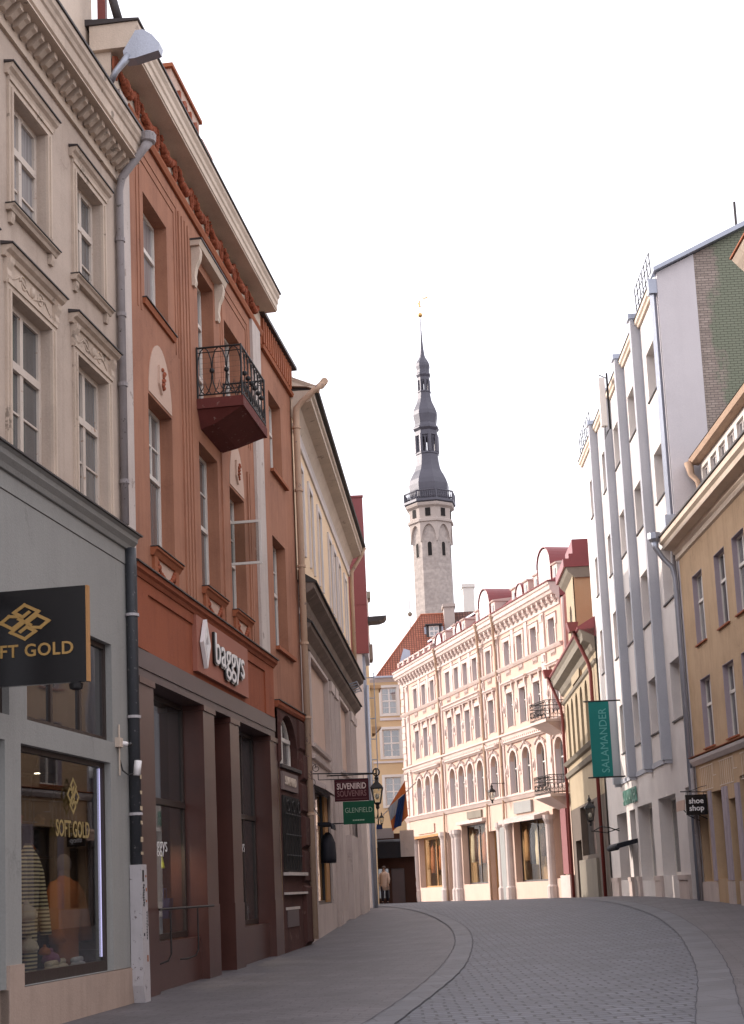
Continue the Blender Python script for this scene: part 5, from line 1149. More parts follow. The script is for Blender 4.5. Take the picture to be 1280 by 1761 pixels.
while u < LG:
    b.prof([(.05, 16.1), (.14, 16.1), (.34, 16.36), (.36, 16.52), (.05, 16.52)], u, u + .2); u += .75
sub(b, 'cornice_bracket', 'trimG', cg)
MB().prof([(-.2, 17.143), (.66, 17.143), (.68, 17.2), (-.2, 17.34)], -.55, LG + .25).build('roof_edge', 'redroof', G)
MB().prof([(.3, 17.25), (-2.4, 19.4), (-8, 19.4), (-8, 16.4), (.2, 16.4)], -.45, LG).build('roof', 'redroof', G)
MB().box(-.45, LG, -2.9, -2.2, 19.4, 19.52).build('roof_cap', 'zinc', G)
def arch_dormer(u, w, z0, h):
    """parapet gable with a round barrel roof behind it"""
    b = MB(); r = w / 2
    pts = [(u - r, z0), (u - r, z0 + h - r)] + arcpts(u - r, u + r, z0 + h - r, r, 12)[1:] + [(u + r, z0)]
    b.poly(pts, -.5, .05); dg_ = b.build('dormer_gable', 'whitetrim', G)
    b = MB(); ap = arcpts(u - r * 1.06, u + r * 1.06, z0 + h - r, r * 1.07, 14)
    for p, q in zip(ap, ap[1:]): b.add([(p[0], .12, p[1]), (q[0], .12, q[1]), (q[0], -3.4, q[1]), (p[0], -3.4, p[1]), (p[0], .12, p[1] + .06), (q[0], .12, q[1] + .06), (q[0], -3.4, q[1] + .06), (p[0], -3.4, p[1] + .06)], [(0, 1, 2, 3), (7, 6, 5, 4), (0, 4, 5, 1)])
    b.box(u - r * 1.06, u - r * 1.0, -3.4, .1, z0, z0 + h - r); b.box(u + r, u + r * 1.06, -3.4, .1, z0, z0 + h - r); sub(b, 'barrel_roof', 'redroof', dg_)
    for s in (-1, 1):
        q = u + s * (r + .45); b = MB(); b.box(q - .36, q + .36, -1.6, .02, z0, z0 + .95); b.prof([(.1, z0 + .95), (.14, z0 + 1.02), (-1.6, z0 + 1.25), (-1.6, z0 + .95)], q - .42, q + .42)
        e_ = sub(b, 'side_dormer', 'trimG', dg_); 
        b = MB().box(q - .16, q + .16, .021, .05, z0 + .18, z0 + .72); b.build('side_window', 'pane_dark', G)
arch_dormer(1.3, 1.9, 17.2, 2.1); arch_dormer(11.5, 2.0, 17.2, 1.95); arch_dormer(5.3, 1.1, 17.2, 1.0); arch_dormer(16.8, 1.0, 17.2, .95); arch_dormer(21.2, 1.4, 17.2, 1.0)
b = MB(); 
for u in [22.5 + i * 1.35 for i in range(7)]: b.box(u, u + .3, -.05, .3, 17.2, 17.75)
b.box(22.4, LG, -.02, .22, 17.7, 17.8); b.box(22.4, LG, .0, .12, 17.2, 17.7); b.build('roof_parapet', 'trimG', G)
for u in PI_[1:4]:
    dpp = MB().tube([(u - 1.0, .66, 17.1), (u - .75, .5, 16.7), (u, .2, 15.6), (u, .16, 15.2), (u, .16, 6.6), (u, .2, 5.0), (u, .2, .5)], [.12, .09, .075, .07, .07, .07, .07], 8).build('downpipe', 'pipe_cream', G, smooth=True)
def iron_balcony(u0, u1, z, nd):
    b = MB(); b.box(u0, u1, 0, nd, z - .15, z); b.add([(u0 + .05, 0, z - .153), (u1 - .05, 0, z - .153), (u1 - .05, nd - .05, z - .153), (u0 + .05, nd - .05, z - .153), (u0 + .4, 0, z - .75), (u1 - .4, 0, z - .75)], [(0, 1, 2, 3), (0, 3, 4), (1, 5, 2), (3, 2, 5, 4), (0, 4, 5, 1)])
    s = b.build('balcony', 'trimG', G); b = MB()
    def side(p0, p1, n):
        P = lambda t, zz: (p0[0] + (p1[0] - p0[0]) * t, p0[1] + (p1[1] - p0[1]) * t, zz)
        for zz in (z + .08, z + .72, z + .98): b.tube([P(0, zz), P(1, zz)], .022, 5)
        for i in range(n + 1): b.tube([P(i / n, z), P(i / n, z + .98)], .014, 4)
        for i in range(n):
            c = (i + .5) / n; rr = .42 / n
            b.tube([P(c + rr * math.cos(a * .785), z + .4 + .16 * math.sin(a * .785)) for a in range(9)], .013, 4); b.tube([P(c - rr, z + .84), P(c, z + .92), P(c + rr, z + .8)], .012, 4)
    side((u0 + .03, .02), (u0 + .03, nd - .03), 5); side((u0 + .03, nd - .03), (u1 - .03, nd - .03), 12); side((u1 - .03, .02), (u1 - .03, nd - .03), 5); sub(b, 'railing', 'black', s)
iron_balcony(-.35, 2.0, 9.85, 1.15); iron_balcony(-.35, 2.0, 5.95, 1.15)
# gable end towards the viewer
b = MB(); b.poly([(0, 0)] * 0 + [(-.9, .3), (-.9, 16.2), (-.52, 16.2), (-.52, .3)], -9, .0); b.build('gable_wall', 'pinkside', G)
b = MB(); b.prof([(0, 16.2), (-3.2, 18.9), (-9, 18.9), (-9, 16.2)], -.9, -.5); b.build('gable_top', 'pinkside', G)
MB().tube([(-.95, .05, 16.2), (-.98, .05, 15.6), (-.98, .05, 6)], .07, 8).build('gable_pipe', 'trimG', G, smooth=True)
# ground floor of the salmon building: piers, shop windows, fascia, goods
b = MB(); sh_ = [(.9, 2.3, 1.6, 5.3), (3.0, 8.6, 1.5, 5.0), (11.0, 13.2, .5, 4.6), (13.6, 18.4, 1.5, 5.2), (20.0, 21.6, .5, 4.9), (22.6, 28.4, 1.4, 4.8)]
wall(b, -.5, LG, .2, 6.1, sh_, .05, .5); b.build('ground_floor', 'pinkcream', G)
b = MB()
for a, c in ((2.35, 2.9), (8.8, 9.6), (10.2, 10.9), (18.6, 19.3), (19.35, 19.9), (21.7, 22.4), (28.6, 29.3), (30.0, 30.7)):
    b.lathe(((a + c) / 2, .12, .3), [(.36, 0), (.36, .9), (.28, 1.0), (.26, 4.2), (.3, 4.3), (.38, 4.45), (.38, 4.7)], 12)
b.build('half_column', 'stoneD', G, smooth=False)
MB().box(9.55, 10.95, .05, .3, .3, 4.7).build('grey_pier', 'shopgrey', G)
MB().box(.1, .85, .05, .22, 1.8, 5.2).build('red_marble_panel', 'redslab', G); MB().box(-.3, 1.0, .05, .35, .2, 1.75).build('pier_base', 'stoneD', G)
b = MB().flat([(-.5, -1.2, .2), (LG, -1.2, .2), (LG, -1.2, 5.6), (-.5, -1.2, 5.6)]); b.flat([(-.5, -1.6, 5.5), (LG, -1.6, 5.5), (LG, -.45, 5.5), (-.5, -.45, 5.5)]); b.build('shop_interior', 'honeyback', G)
for a, c, z0, z1 in sh_: shopwin(G, a, c, z0, z1, -.35, mull=((a + c) / 2,) if c - a > 3 else (), mat='wood' if a in (22.6, 11.0) else 'frame_dark', t=.12, glass='glass_low')
b = MB().prof([(0, 5.25), (.9, 5.0), (.9, 4.8), (0, 4.9)], 2.9, 8.8); b.build('shop_awning', 'stoneD', G)
b = MB().prof([(0, 5.5), (.35, 5.45), (.35, 5.25), (0, 5.25)], 13.3, 18.6); b.build('shop_canopy', 'stoneD', G)
b = MB().prof([(0, 5.0), (.3, 4.95), (.3, 4.8), (0, 4.8)], 22.4, 28.6); b.build('shop_canopy', 'wood', G)
MB().box(14.0, 16.8, .06, .16, 5.55, 6.0).build('shop_fascia', 'olive', G); MB().box(24.2, 28.2, .06, .14, 5.1, 5.7).build('shop_fascia', 'pinkG', G)
MB().box(5.2, 8.0, .06, .2, 5.35, 6.0).build('shop_fascia', 'shopgrey', G)
gm = ['cloth_orange', 'wood', 'browndoor', 'cloth_cream', 'cloth_dark', 'wood', 'cloth_orange', 'browndoor']
k_ = 0
for (a, c, z0, z1) in (sh_[1], sh_[3], sh_[5]):
    n_ = 6
    for i in range(n_):
        u = a + .5 + (c - a - 1.0) * i / (n_ - 1); hh = random.uniform(1.6, 2.3); zt = z1 - .5
        b = MB(); w_ = .52
        b.lathe((0, 0, 0), [(w_ * .75, -hh), (w_ * .8, -hh * .6), (w_ * .62, -hh * .3), (w_ * .7, -hh * .12), (w_ * .2, -.03), (.03, 0)], 10, sy=.4); b.tube([(0, 0, 0), (0, 0, .2)], .02, 5)
        cn_ = {'cloth_orange': 'orange', 'wood': 'honey coloured', 'browndoor': 'dark brown', 'cloth_cream': 'cream', 'cloth_dark': 'black'}[gm[k_ % 8]]
        o = single(b, 'hanging_coat', gm[k_ % 8], '%s coat, %s from the right in the salmon building\'s %s shop window' % (cn_, ['first', 'second', 'third', 'fourth', 'fifth', 'sixth'][i], {1.5: 'right hand' if a < 5 else 'middle', 1.4: 'left hand'}[z0]), 'coat', u, -.55, zt, 'coats hanging in the salmon building shop windows', smooth=True); k_ += 1
lantern('street_lantern', 'small cream lantern hanging under the iron rod on the sunlit salmon building', 9.6, .9, 6.3, 1.3, [[(0, 0, .95), (0, -.9, .95)]])

# ================================================================== straw building with arched windows
frame((9.43, 61.2), 1.9, -1)
Hb = root('straw_building', 'straw yellow building with tall narrow arches, olive cornice and red downpipes beside the salmon building', 'building')
LH = 14.2
ar = [(1.0 + i * 2.15, 2.1 + i * 2.15, 7.5, 10.35, .55) for i in range(6)]
b = MB(); wall(b, -.8, LH, 5.0, 10.95, ar, 0, .35); b.build('wall', 'yellowH', Hb); MB().box(-.8, LH, -7, -.45, .3, 11.6).build('core', 'yellowH', Hb)
for a in ar: window(Hb, *a[:4], -.3, rows=(.6,), mat='olive', pane='pane_dark', rise=.55)
b = MB(); b.prof([(0, 6.62), (.12, 6.66), (.2, 6.85), (0, 6.9)], -.8, LH); b.prof([(0, 7.2), (.15, 7.25), (.26, 7.4), (0, 7.46)], -.8, LH); b.prof([(0, 10.45), (.08, 10.5), (.12, 10.62), (0, 10.66)], -.8, LH); b.build('string_course', 'olive', Hb)
b = MB().prof([(0, 10.95), (.12, 11.05), (.2, 11.3), (.5, 11.45), (.52, 11.75), (.62, 11.9), (0, 11.95)], -.8, LH + .2); b.build('cornice', 'olive', Hb)
MB().prof([(.68, 11.95), (.7, 12.02), (-3.5, 14.4), (-7, 14.4), (-7, 11.6), (0, 11.6)], -.8, LH + .2).build('roof', 'redroof', Hb)
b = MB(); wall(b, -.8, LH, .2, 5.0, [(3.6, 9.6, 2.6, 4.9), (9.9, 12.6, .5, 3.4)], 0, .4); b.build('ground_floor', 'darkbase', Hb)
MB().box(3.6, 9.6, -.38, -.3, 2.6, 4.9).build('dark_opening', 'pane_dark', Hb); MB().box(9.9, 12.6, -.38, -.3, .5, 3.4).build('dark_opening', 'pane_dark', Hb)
MB().box(3.0, 10.4, .0, .12, .3, 2.4).build('stone_base', 'olive', Hb)
for pth, nm in (([(LH + .1, .74, 12.2), (LH + .1, .7, 11.9), (LH - .2, .2, 10.4), (LH - .2, .14, 9.8), (LH - .2, .14, .6)], 'downpipe'), ([(.4, .78, 12.3), (.4, .7, 11.9), (.3, .2, 10.6), (.3, .14, 10.2), (.3, .14, .6)], 'downpipe')):
    dq = MB().tube(pth, .08, 10).build(nm, 'pipe_red', Hb, smooth=True); q = pth[0]; c = MB().prof([(q[1] - .15, 12.0), (q[1] + .15, 12.0), (q[1] + .25, 12.4), (q[1] - .25, 12.4)], q[0] - .3, q[0] + .3); c.build('rain_hopper', 'pipe_red', Hb)
frame((9.55, 66.0), 1.9, -1)
H2 = root('amber_tower_house', 'narrow amber upper house with red metal roof rising above the straw building', 'building', 0, 0, 10.7)
b = MB(); b.box(0, 3.6, -5, .05, 0, 4.9); b.build('side_wall', 'ochreH', H2); b = MB(); wall(b, .02, 3.58, .0, 4.9, [(1.3, 2.3, .8, 3.6, .5)], .1, .1); b.build('front_wall', 'yellowH', H2)
window(H2, 1.3, 2.3, .8, 3.6, .07, rise=.5, mat='olive', pane='pane_dark', dp=.01)
b = MB().prof([(0, 4.6), (.3, 4.9), (.4, 5.1), (-5, 5.1), (-5, 4.6)], -.1, 3.9); b.build('cornice', 'olive', H2)
b = MB(); b.box(-.15, 4.0, -5.2, .5, 5.103, 5.5); b.box(.2, 3.8, -5, .2, 5.5, 5.8); b.box(.3, 3.6, -5, .0, 5.8, 6.5); b.build('roof', 'redroof', H2)

# ================================================================== white building with blue grey fins
frame((9.12, 42.0), 1.1, -1)
I = root('white_building', 'tall off white building with blue grey vertical fins, sunlit above and shaded below', 'building')
LI = 19.0
cols_ = [(.35, 2.4), (4.72, 6.45), (8.25, 10.0), (11.7, 13.3), (15.6, 17.2)]
rows_ = [(4.05 + 2.1, 7.95), (9.78, 11.55), (13.03, 14.6), (16.36, 17.9)]
oi = [(a, c, z0, z1) for a, c in cols_ for z0, z1 in rows_]
gf = [(.05, 1.5, .4, 4.05), (3.1, 6.25, 1.5, 4.0), (7.55, 10.7, 1.35, 3.98), (11.3, 12.6, .5, 3.95), (13.4, 16.0, 1.4, 3.95)]
b = MB(); wall(b, 0, LI, .3, 19.1, oi + gf, 0, .42); b.build('wall', 'whiteI', I)
MB().box(.02, LI, -11, -.75, .3, 19.2).build('core', 'whiteI', I)
for j, (a, c, z0, z1) in enumerate(oi):
    w = window(I, a, c, z0, z1, -.27, cols=(.34, .66), rows=(), mat='frame_clean', pane='pane_pale' if j % 3 else 'pane', t=.06)
    sub(MB().box(a - .06, c + .06, -.36, .05, z0 - .05, z0 - .003), 'sill', 'lead', w)
for u in (3.12, 6.75, 10.25, 14.1):
    b = MB(); b.box(u, u + .30, 0, .30, 5.05, 19.45); b.box(u + .30, u + .52, 0, .14, 5.05, 19.3); b.box(u + .04, u + .26, 0, .24, 4.95, 5.045); fn = b.build('fin', 'finI', I)
    sub(MB().box(u - .03, u + .42, -.1, .36, 19.453, 19.62), 'fin_cap', 'zinc', fn)
b = MB()
for a, c in ((3.66, 6.74), (7.29, 10.24), (10.79, 14.09)):
    b.box(a, c, 0, .05, 5.03, 5.20)
b.build('sill_band', 'finI', I)
b = MB().prof([(-.3, 19.1), (.08, 19.1), (.1, 19.18), (.16, 19.22), (.16, 19.36), (-.3, 19.36)], 0, LI); b.build('parapet_moulding', 'cream', I)
MB().box(-.02, LI + .02, -.3, .19, 19.362, 19.40).build('parapet_flashing', 'lead', I)
rf = MB().prof([(-.0, 19.4), (-9, 23.6), (-11, 23.6), (-11, 19)], -.1, LI); rf.build('roof', 'zinc', I)
x = MB()
for (ua, ub) in ((.1, 2.9), (15.2, 18.6)):
    n_ = 6
    for i in range(n_ + 1):
        u = ua + (ub - ua) * i / n_; x.tube([(u, .08, 19.3), (u, .12, 20.35)], .017, 4)
    for z in (19.7, 20.05, 20.35): x.tube([(ua, .11, z), (ub, .12, z)], .013, 4)
x.build('roof_railing', 'black', I)
ant = root('roof_antenna', 'white panel antenna with cables fixed to the roof edge of the white building', 'antenna', 8.6, .3, 17.6)
MB().box(-.12, .12, .12, .34, 0, 1.8).build('panel', 'frame_clean', ant); b = MB(); b.tube([(0, .02, -.1), (0, .02, 2.0)], .04, 6)
for q in range(4): b.tube([(-.1, .2, 0), (-.12 + q * .08, .22, -.3 - .05 * q), (0, .05, -.1)], .012, 4)
b.tube([(0, .02, 1.8), (0, .3, 1.95)], .02, 5); b.build('mast', 'black', ant)
# side gable toward the viewer: white strip, then painted brick
b = MB().prof([(0, .3), (-1.15, .3), (-1.15, 20.05), (0, 19.52)], -.3, -.02); b.build('side_wall', 'lavender', I)  # white render toned lilac, its shade put into the colour
b = MB().prof([(-1.15, .3), (-1.15, 20.05), (-6.5, 22.6), (-11, 22.6), (-11, .3)], -.27, -.02); b.build('brick_gable', 'brickR', I)
b = MB().prof([(.12, 19.5), (.12, 19.62), (-7.0, 22.95), (-7.0, 22.75)], -.5, .1); b.build('verge', 'zinc', I)

MB().tube([(0, -2.6, 20.6), (0, -2.6, 21.8)], .04, 6).build('vent_pipe', 'lead', I)
MB().prof([(-.6, 19.9), (-1.9, 20.8), (-2.6, 20.8), (-2.6, 19.9)], .3, 1.2).build('roof_hatch', 'browneave', I)
P_ = MB().tube([(-.12, .12, 19.2), (-.12, .12, 12.0)], .10, 4).build('square_downpipe', 'zinc', I)
c = MB(); c.box(-.28, .03, -.02, .3, 11.6, 12.0); c.box(-.26, .02, 0, .26, 18.9, 19.35); c.build('pipe_hopper', 'zinc', P_)
MB().tube([(.02, .09, 11.6), (.02, .09, .6)], .07, 10).build('downpipe', 'pipe_grey', I, smooth=True)
for a, c, z0, z1 in gf:
    d_ = .40
    shopwin(I, a, c, z0, z1, -.40, mull=((a + c) / 2,) if c - a > 2 else (), mat='frame_clean', t=.07)
b = MB()
for a, c, z0, z1 in gf[1:3]: b.box(a + (c - a) * .12, c - (c - a) * .1, -.62, -.58, z0, z1 - .25)
b.build('window_blind', 'blind_y', I); MB().box(0, LI, -.74, -.70, .3, 4.4).build('shop_interior', 'lilac', I)
b = MB()
for a, c in ((1.55, 3.05), (6.3, 7.5), (10.75, 11.25), (12.65, 13.35), (16.1, 18.0)): b.box(a, c, 0, .10, .2, 1.35); b.box(a, c, 0, .13, 1.352, 1.5)
b.build('pier_base', 'stoneD', I)
lt = text('SALAMANDER', .80, .03, 'neon_green', I, (11.9, .06, 4.42), (-1, 0, 0), (0, 1, 0), 'wall_lettering', .0, sx=.62)
bn = root('vertical_banner', 'teal vertical banner with pale lettering reading upwards beside the white building', 'banner', 13.0, .42, 5.3)
MB().box(-.012, .012, .03, .80, 0, 2.84).build('cloth', 'teal', bn)
b = MB(); b.tube([(0, -.42, 2.87), (0, .98, 2.87)], .03, 6); b.tube([(0, -.42, -.03), (0, .98, -.03)], .03, 6); b.build('poles', 'black', bn)
t_ = text('SALAMANDER', .42, .004, 'teal_t', bn, (-.016, .28, 1.36), (0, 0, 1), (-1, 0, 0), sx=.92)
lantern('street_lantern', 'black iron lantern on a scrolled arm below the teal banner', 15.2, 1.15, 3.75, 1.35, [[(0, 0, -.1), (0, 0, -.4), (0, -.6, -.5), (0, -1.1, -.35)], [(0, -.1, -.4), (0, -.4, -.25), (0, -.7, -.3), (0, -1.1, -.45)]])
aw = root('door_canopy', 'small dark ruffled canopy over the far doorway of the white building', 'canopy', 12.4, 0, 2.6)
b = MB(); b.prof([(0, .28), (.75, .12), (.8, -.02), (.7, -.05), (0, .12)], -1.3, 1.0)
for i in range(8): b.ball((-1.2 + i * .3, .76, -.02), .1, 6)
b.build('canopy', 'awning', aw)

# ================================================================== ochre building
frame((9.12, 42.0), -.2, -1)
J = root('ochre_building', 'ochre rendered building with white cornice and lilac window reveals, nearest on the right', 'building', 0, 0, 0)
cj = [(-2.95, -1.75), (-5.55, -4.40), (-7.55, -6.35), (-10.2, -9.0), (-12.6, -11.4), (-15.2, -14.0), (-17.8, -16.6), (-20.4, -19.2), (-23, -21.8)]
oj = [(a, c, 7.82, 9.78) for a, c in cj] + [(a, c, 4.93, 6.85) for a, c in cj]
b = MB(); wall(b, -30, -.12, 4.55, 10.72, oj, 0, .34); b.build('wall', 'ochre', J); MB().box(-30, -.15, -9, -.45, .3, 11.2).build('core', 'ochre', J)
for j, (a, c, z0, z1) in enumerate(oj):
    w = window(J, a, c, z0, z1, -.13, rows=(.62,), mat='frame_clean', pane='pane_dark' if j % 2 else 'pane', t=.06)
    x = MB(); x.box(a - .0, a + .012, -.13, .004, z0, z1); x.box(c - .012, c, -.13, .004, z0, z1); x.box(a + .012, c - .012, -.13, .004, z1 - .012, z1); sub(x, 'reveal', 'lilac', w)
    sub(MB().box(a - .05, c + .05, -.2, .06, z0 - .04, z0 - .003), 'sill', 'orange2', w)
b = MB().prof([(0, 10.6), (.06, 10.64), (.06, 10.78), (.12, 10.84), (.14, 10.92), (.4, 10.98), (.42, 11.1), (.5, 11.16), (.5, 11.3), (0, 11.32)], -30, -.1); b.build('cornice', 'cream', J)
MB().prof([(-.3, 11.322), (.54, 11.322), (.54, 11.37), (-.8, 11.75)], -30, -.08).build('roof_edge', 'lead', J)
b = MB().prof([(0, 4.55), (.05, 4.55), (.12, 4.66), (.14, 4.74), (0, 4.78)], -30, -.1); b.build('string_course', 'whitetrim', J)
MB().box(-30, -.1, 0, .16, 4.783, 4.80).build('string_flashing', 'orange2', J)
gj = [(-1.35, -.45, 1.3, 3.1), (-3.35, -2.05, 1.35, 3.7), (-4.6, -3.9, .5, 3.4), (-7.2, -5.2, .5, 3.9), (-10.5, -8, 1.2, 3.9), (-14, -11.5, 1.2, 3.9), (-18, -15.5, 1.2, 3.9)]
b = MB(); wall(b, -30, -.12, .2, 4.55, gj, 0, .3); b.build('ground_floor', 'ochre', J)
for q in gj: shopwin(J, *q, -.26, mat='frame_dark', glass='pane_dark')
b = MB(); b.box(-30, -.14, 0, .06, .2, .5)
for a, c in ((-2.0, -.3), (-3.9, -3.37), (-5.15, -4.62)): b.box(a, c, 0, .07, .5, 1.28)
b.build('plinth', 'stoneD', J)
b = MB(); 
for a, c in ((-2.04, -1.75), (-3.62, -3.37), (-5.19, -4.8), (-3.88, -3.66)): b.box(a, c, 0, .05, 1.3, 3.75)
b.build('door_surround', 'lilac', J)
b = MB()
def meander(u, z):
    for i in range(7): b.box(u + i * .22, u + i * .22 + .018, 0, .008, z, z + .62)
    b.box(u - .1, u + 1.5, 0, .0085, z + .62, z + .645); b.box(u - .0, u + 1.5, 0, .0085, z - .025, z)
    b.box(u - .45, u - .1, 0, .0085, z + .3, z + .325); b.box(u - .118, u - .1, 0, .008, z + .3, z + .62)
for u in (-2.3, -4.6, -6.9, -9.2, -11.5): meander(u, 3.82)
b.build('incised_lines', 'cream', J)
jp = MB().tube([(-.05, .62, 11.25), (-.05, .6, 11.05), (-.05, .42, 10.75), (-.1, .18, 10.45), (-.12, .12, 10.1), (-.12, .12, .7)], [.12, .09, .075, .075, .075, .075], 12).build('downpipe', 'zinc', J, smooth=True)
b = MB(); b.lathe((-.05, .62, 11.2), [(.10, 0), (.2, .12), (.2, .3), (.17, .3)], 8); b.build('rain_hopper', 'zinc', jp)
MB().tube([(-.32, .1, 4.5), (-.30, .1, .7)], .06, 10).build('side_pipe', 'pipe_grey', J, smooth=True)
# set-back attic storey
aj = [(-.88 - 1.02 * i - .74, -.88 - 1.02 * i) for i in range(9)]
b = MB(); wall(b, -26, -.7, 11.2, 13.45, [(a, c, 12.0, 13.2) for a, c in aj], -.75, .2); b.build('attic_wall', 'frame_clean', J); MB().box(-26, -.72, -8, -1.0, 11, 13.45).build('attic_core', 'whiteI', J)
for a, c in aj: window(J, a, c, 12.0, 13.2, -.82, mat='whitetrim', pane='pane', t=.05)
b = MB().prof([(-.75, 13.38), (-.5, 13.42), (-.45, 13.56), (-.75, 13.6)], -26, -.5); b.build('attic_gutter', 'pipe_cream', J, smooth=False); MB().prof([(-.44, 13.58), (-5, 15.1), (-8, 15.1), (-8, 13.46), (-1, 13.46)], -26, -.6).build('attic_roof', 'lead', J)
MB().tube([(-.55, -.45, 13.48), (-.55, -.5, 13.1), (-.75, -.62, 12.85), (-.8, -.66, 12.5), (-.8, -.66, 11.4)], [.14, .09, .075, .075, .075], 10).build('attic_pipe', 'pipe_cream', J, smooth=True)
b = MB().lathe((0, 0, 0), [(.05, -.55), (.14, -.4), (.2, -.12), (.34, 0), (.36, .1)], 12); cb_ = MB().prof([(-.4, 14.30), (.95, 14.30), (1.05, 14.5), (1.1, 14.62), (-.4, 14.62)], -13.4, -12.2)
frame((9.12, 42.0), -.2, -1)
K2 = root('neighbour_eave', 'pale stone cornice end with a curved bracket jutting in at the right edge', 'cornice', -12.2, 0, 13.8)
MB().prof([(-1.5, .5), (.75, .5), (.9, .66), (1.0, .78), (-1.5, .8)], -6, 0).build('cornice', 'cream', K2); MB().prof([(-1.5, .802), (1.04, .802), (1.04, .84), (-1.5, .9)], -6, .02).build('flashing', 'orange2', K2)
MB().prof([(0, -.25), (.3, -.1), (.42, .18), (.62, .3), (.62, .497), (0, .497)], -.35, -.02).build('bracket', 'cream', K2)
MB().box(-6, -.4, -3, -.0, -2.4, .497).build('wall', 'whiteI', K2)
sg = root('projecting_shop_sign', 'small square black sign with white lettering on a wrought iron bracket', 'sign', -1.5, .0, 3.12)
MB().box(-.03, .03, .02, .62, 0, .56).build('board', 'sign_black', sg)
for wd, zz in (('shoe', .385), ('shop', .185)): text(wd, .215, .004, 'sign_white', sg, (-.035, .325, zz), (0, -1, 0), (-1, 0, 0), bold=.004, sx=1.0)
b = MB(); b.tube([(0, -.02, .62), (0, .74, .66)], .015, 6); b.tube([(0, -.02, .85), (0, -.02, .3)], .018, 6); b.tube([(0, .0, .8), (0, .2, .76), (0, .35, .7), (0, .5, .66)], .01, 5); b.tube([(0, .1, .56), (0, .1, .64)], .008, 4); b.tube([(0, .55, .56), (0, .55, .66)], .008, 4); b.build('bracket', 'black', sg)
aw = root('shop_awning', 'narrow dusty pink fabric awning behind the small square black sign', 'awning', -.65, 0, 3.3)
MB().prof([(0, .42), (.62, .26), (.64, -.02), (.62, -.02), (.6, .22), (0, .38)], -.75, .35).build('fabric', 'pinkcream', aw); b = MB().tube([(.3, 0, -.3), (.3, .3, -.15), (.3, .58, .2)], .015, 5); b.tube([(-.7, 0, -.3), (-.7, .3, -.15), (-.7, .58, .2)], .015, 5); b.build('arm', 'black', aw)
# ================================================================== end of the street: shop awning, flag, people
frame((-2.2, 111.9), 90.0, 1)
b = MB().prof([(0, 4.9), (1.8, 4.5), (1.8, 3.0), (0, 3.0)], .2, 5.0)
frame((-1.6, 73.5), 90.0, 1)
sf = root('corner_shopfront', 'low dark brown wooden shopfront with black fabric awning under the flag', 'shopfront')
b = MB(); wall(b, -.6, 3.3, .3, 3.0, [(1.2, 1.95, 1.0, 2.45), (2.1, 2.75, .7, 2.45)], 0, .3); b.build('front', 'browndoor', sf)
MB().box(-.6, 3.3, -1.5, -.5, .3, 4.2).build('core', 'browndoor', sf)
MB().box(1.2, 1.95, -.2, -.15, 1.0, 2.45).build('pane', 'pane', sf); MB().box(2.1, 2.75, -.2, -.15, .7, 2.45).build('door', 'granite', sf)
b = MB().prof([(0, 3.9), (.9, 3.75), (.95, 2.95), (.9, 2.95), (.85, 3.6), (0, 3.7)], -.6, 2.6); b.build('awning', 'awning', sf)
b = MB(); b.box(-.4, 2.3, .3, .34, 3.95, 4.45); bb = b.build('banner', 'whitebanner', sf)
sub(MB().box(.9, 1.75, .341, .36, 4.42, 4.66), 'blue_sign', 'blueflag', bb)
b = MB(); b.box(2.6, 3.3, 0, .4, 3.0, 4.3); b.build('side_panel', 'stoneD', sf)
# flags
frame((0.0, 70.0), 90.0, 1)
fl = root('flag', 'orange flag with a dark blue stripe hanging from a slanted pole at the corner', 'flag', 0, 0, 4.3)
MB().tube([(-.1, 0, .4), (1.85, 0, 2.15)], .028, 6).build('pole', 'frame_clean', fl)
def cloth(pts, mat, name, y0):
    b = MB(); n = 8
    (ax, az), (bx_, bz), (cx, cz), (dx, dz) = pts
    V_ = []
    for j in range(n + 1):
        for i in range(n + 1):
            s, t = i / n, j / n
            x = (ax * (1 - s) + bx_ * s) * (1 - t) + (dx * (1 - s) + cx * s) * t; z = (az * (1 - s) + bz * s) * (1 - t) + (dz * (1 - s) + cz * s) * t
            V_.append((x, y0 + .09 * math.sin(s * 7 + t * 2), z))
    b.add(V_, [(j * (n + 1) + i, j * (n + 1) + i + 1, (j + 1) * (n + 1) + i + 1, (j + 1) * (n + 1) + i) for j in range(n) for i in range(n)])
    return b.build(name, mat, fl, smooth=True)
cloth([(.45, .95), (1.32, 2.25), (1.40, .55), (.62, -.15)], 'orangeflag', 'orange_field', .0)
cloth([(.95, 1.35), (1.32, 1.65), (1.05, .1), (.68, .0)], 'blueflag', 'blue_stripe', .14)
cloth([(.45, .98), (.98, 1.42), (.80, .65), (.55, .35)], 'greyflag', 'grey_stripe', .18)
lantern('street_lantern', 'small hanging lantern between the green sign and the orange flag', .12, .3, 4.55, .75)

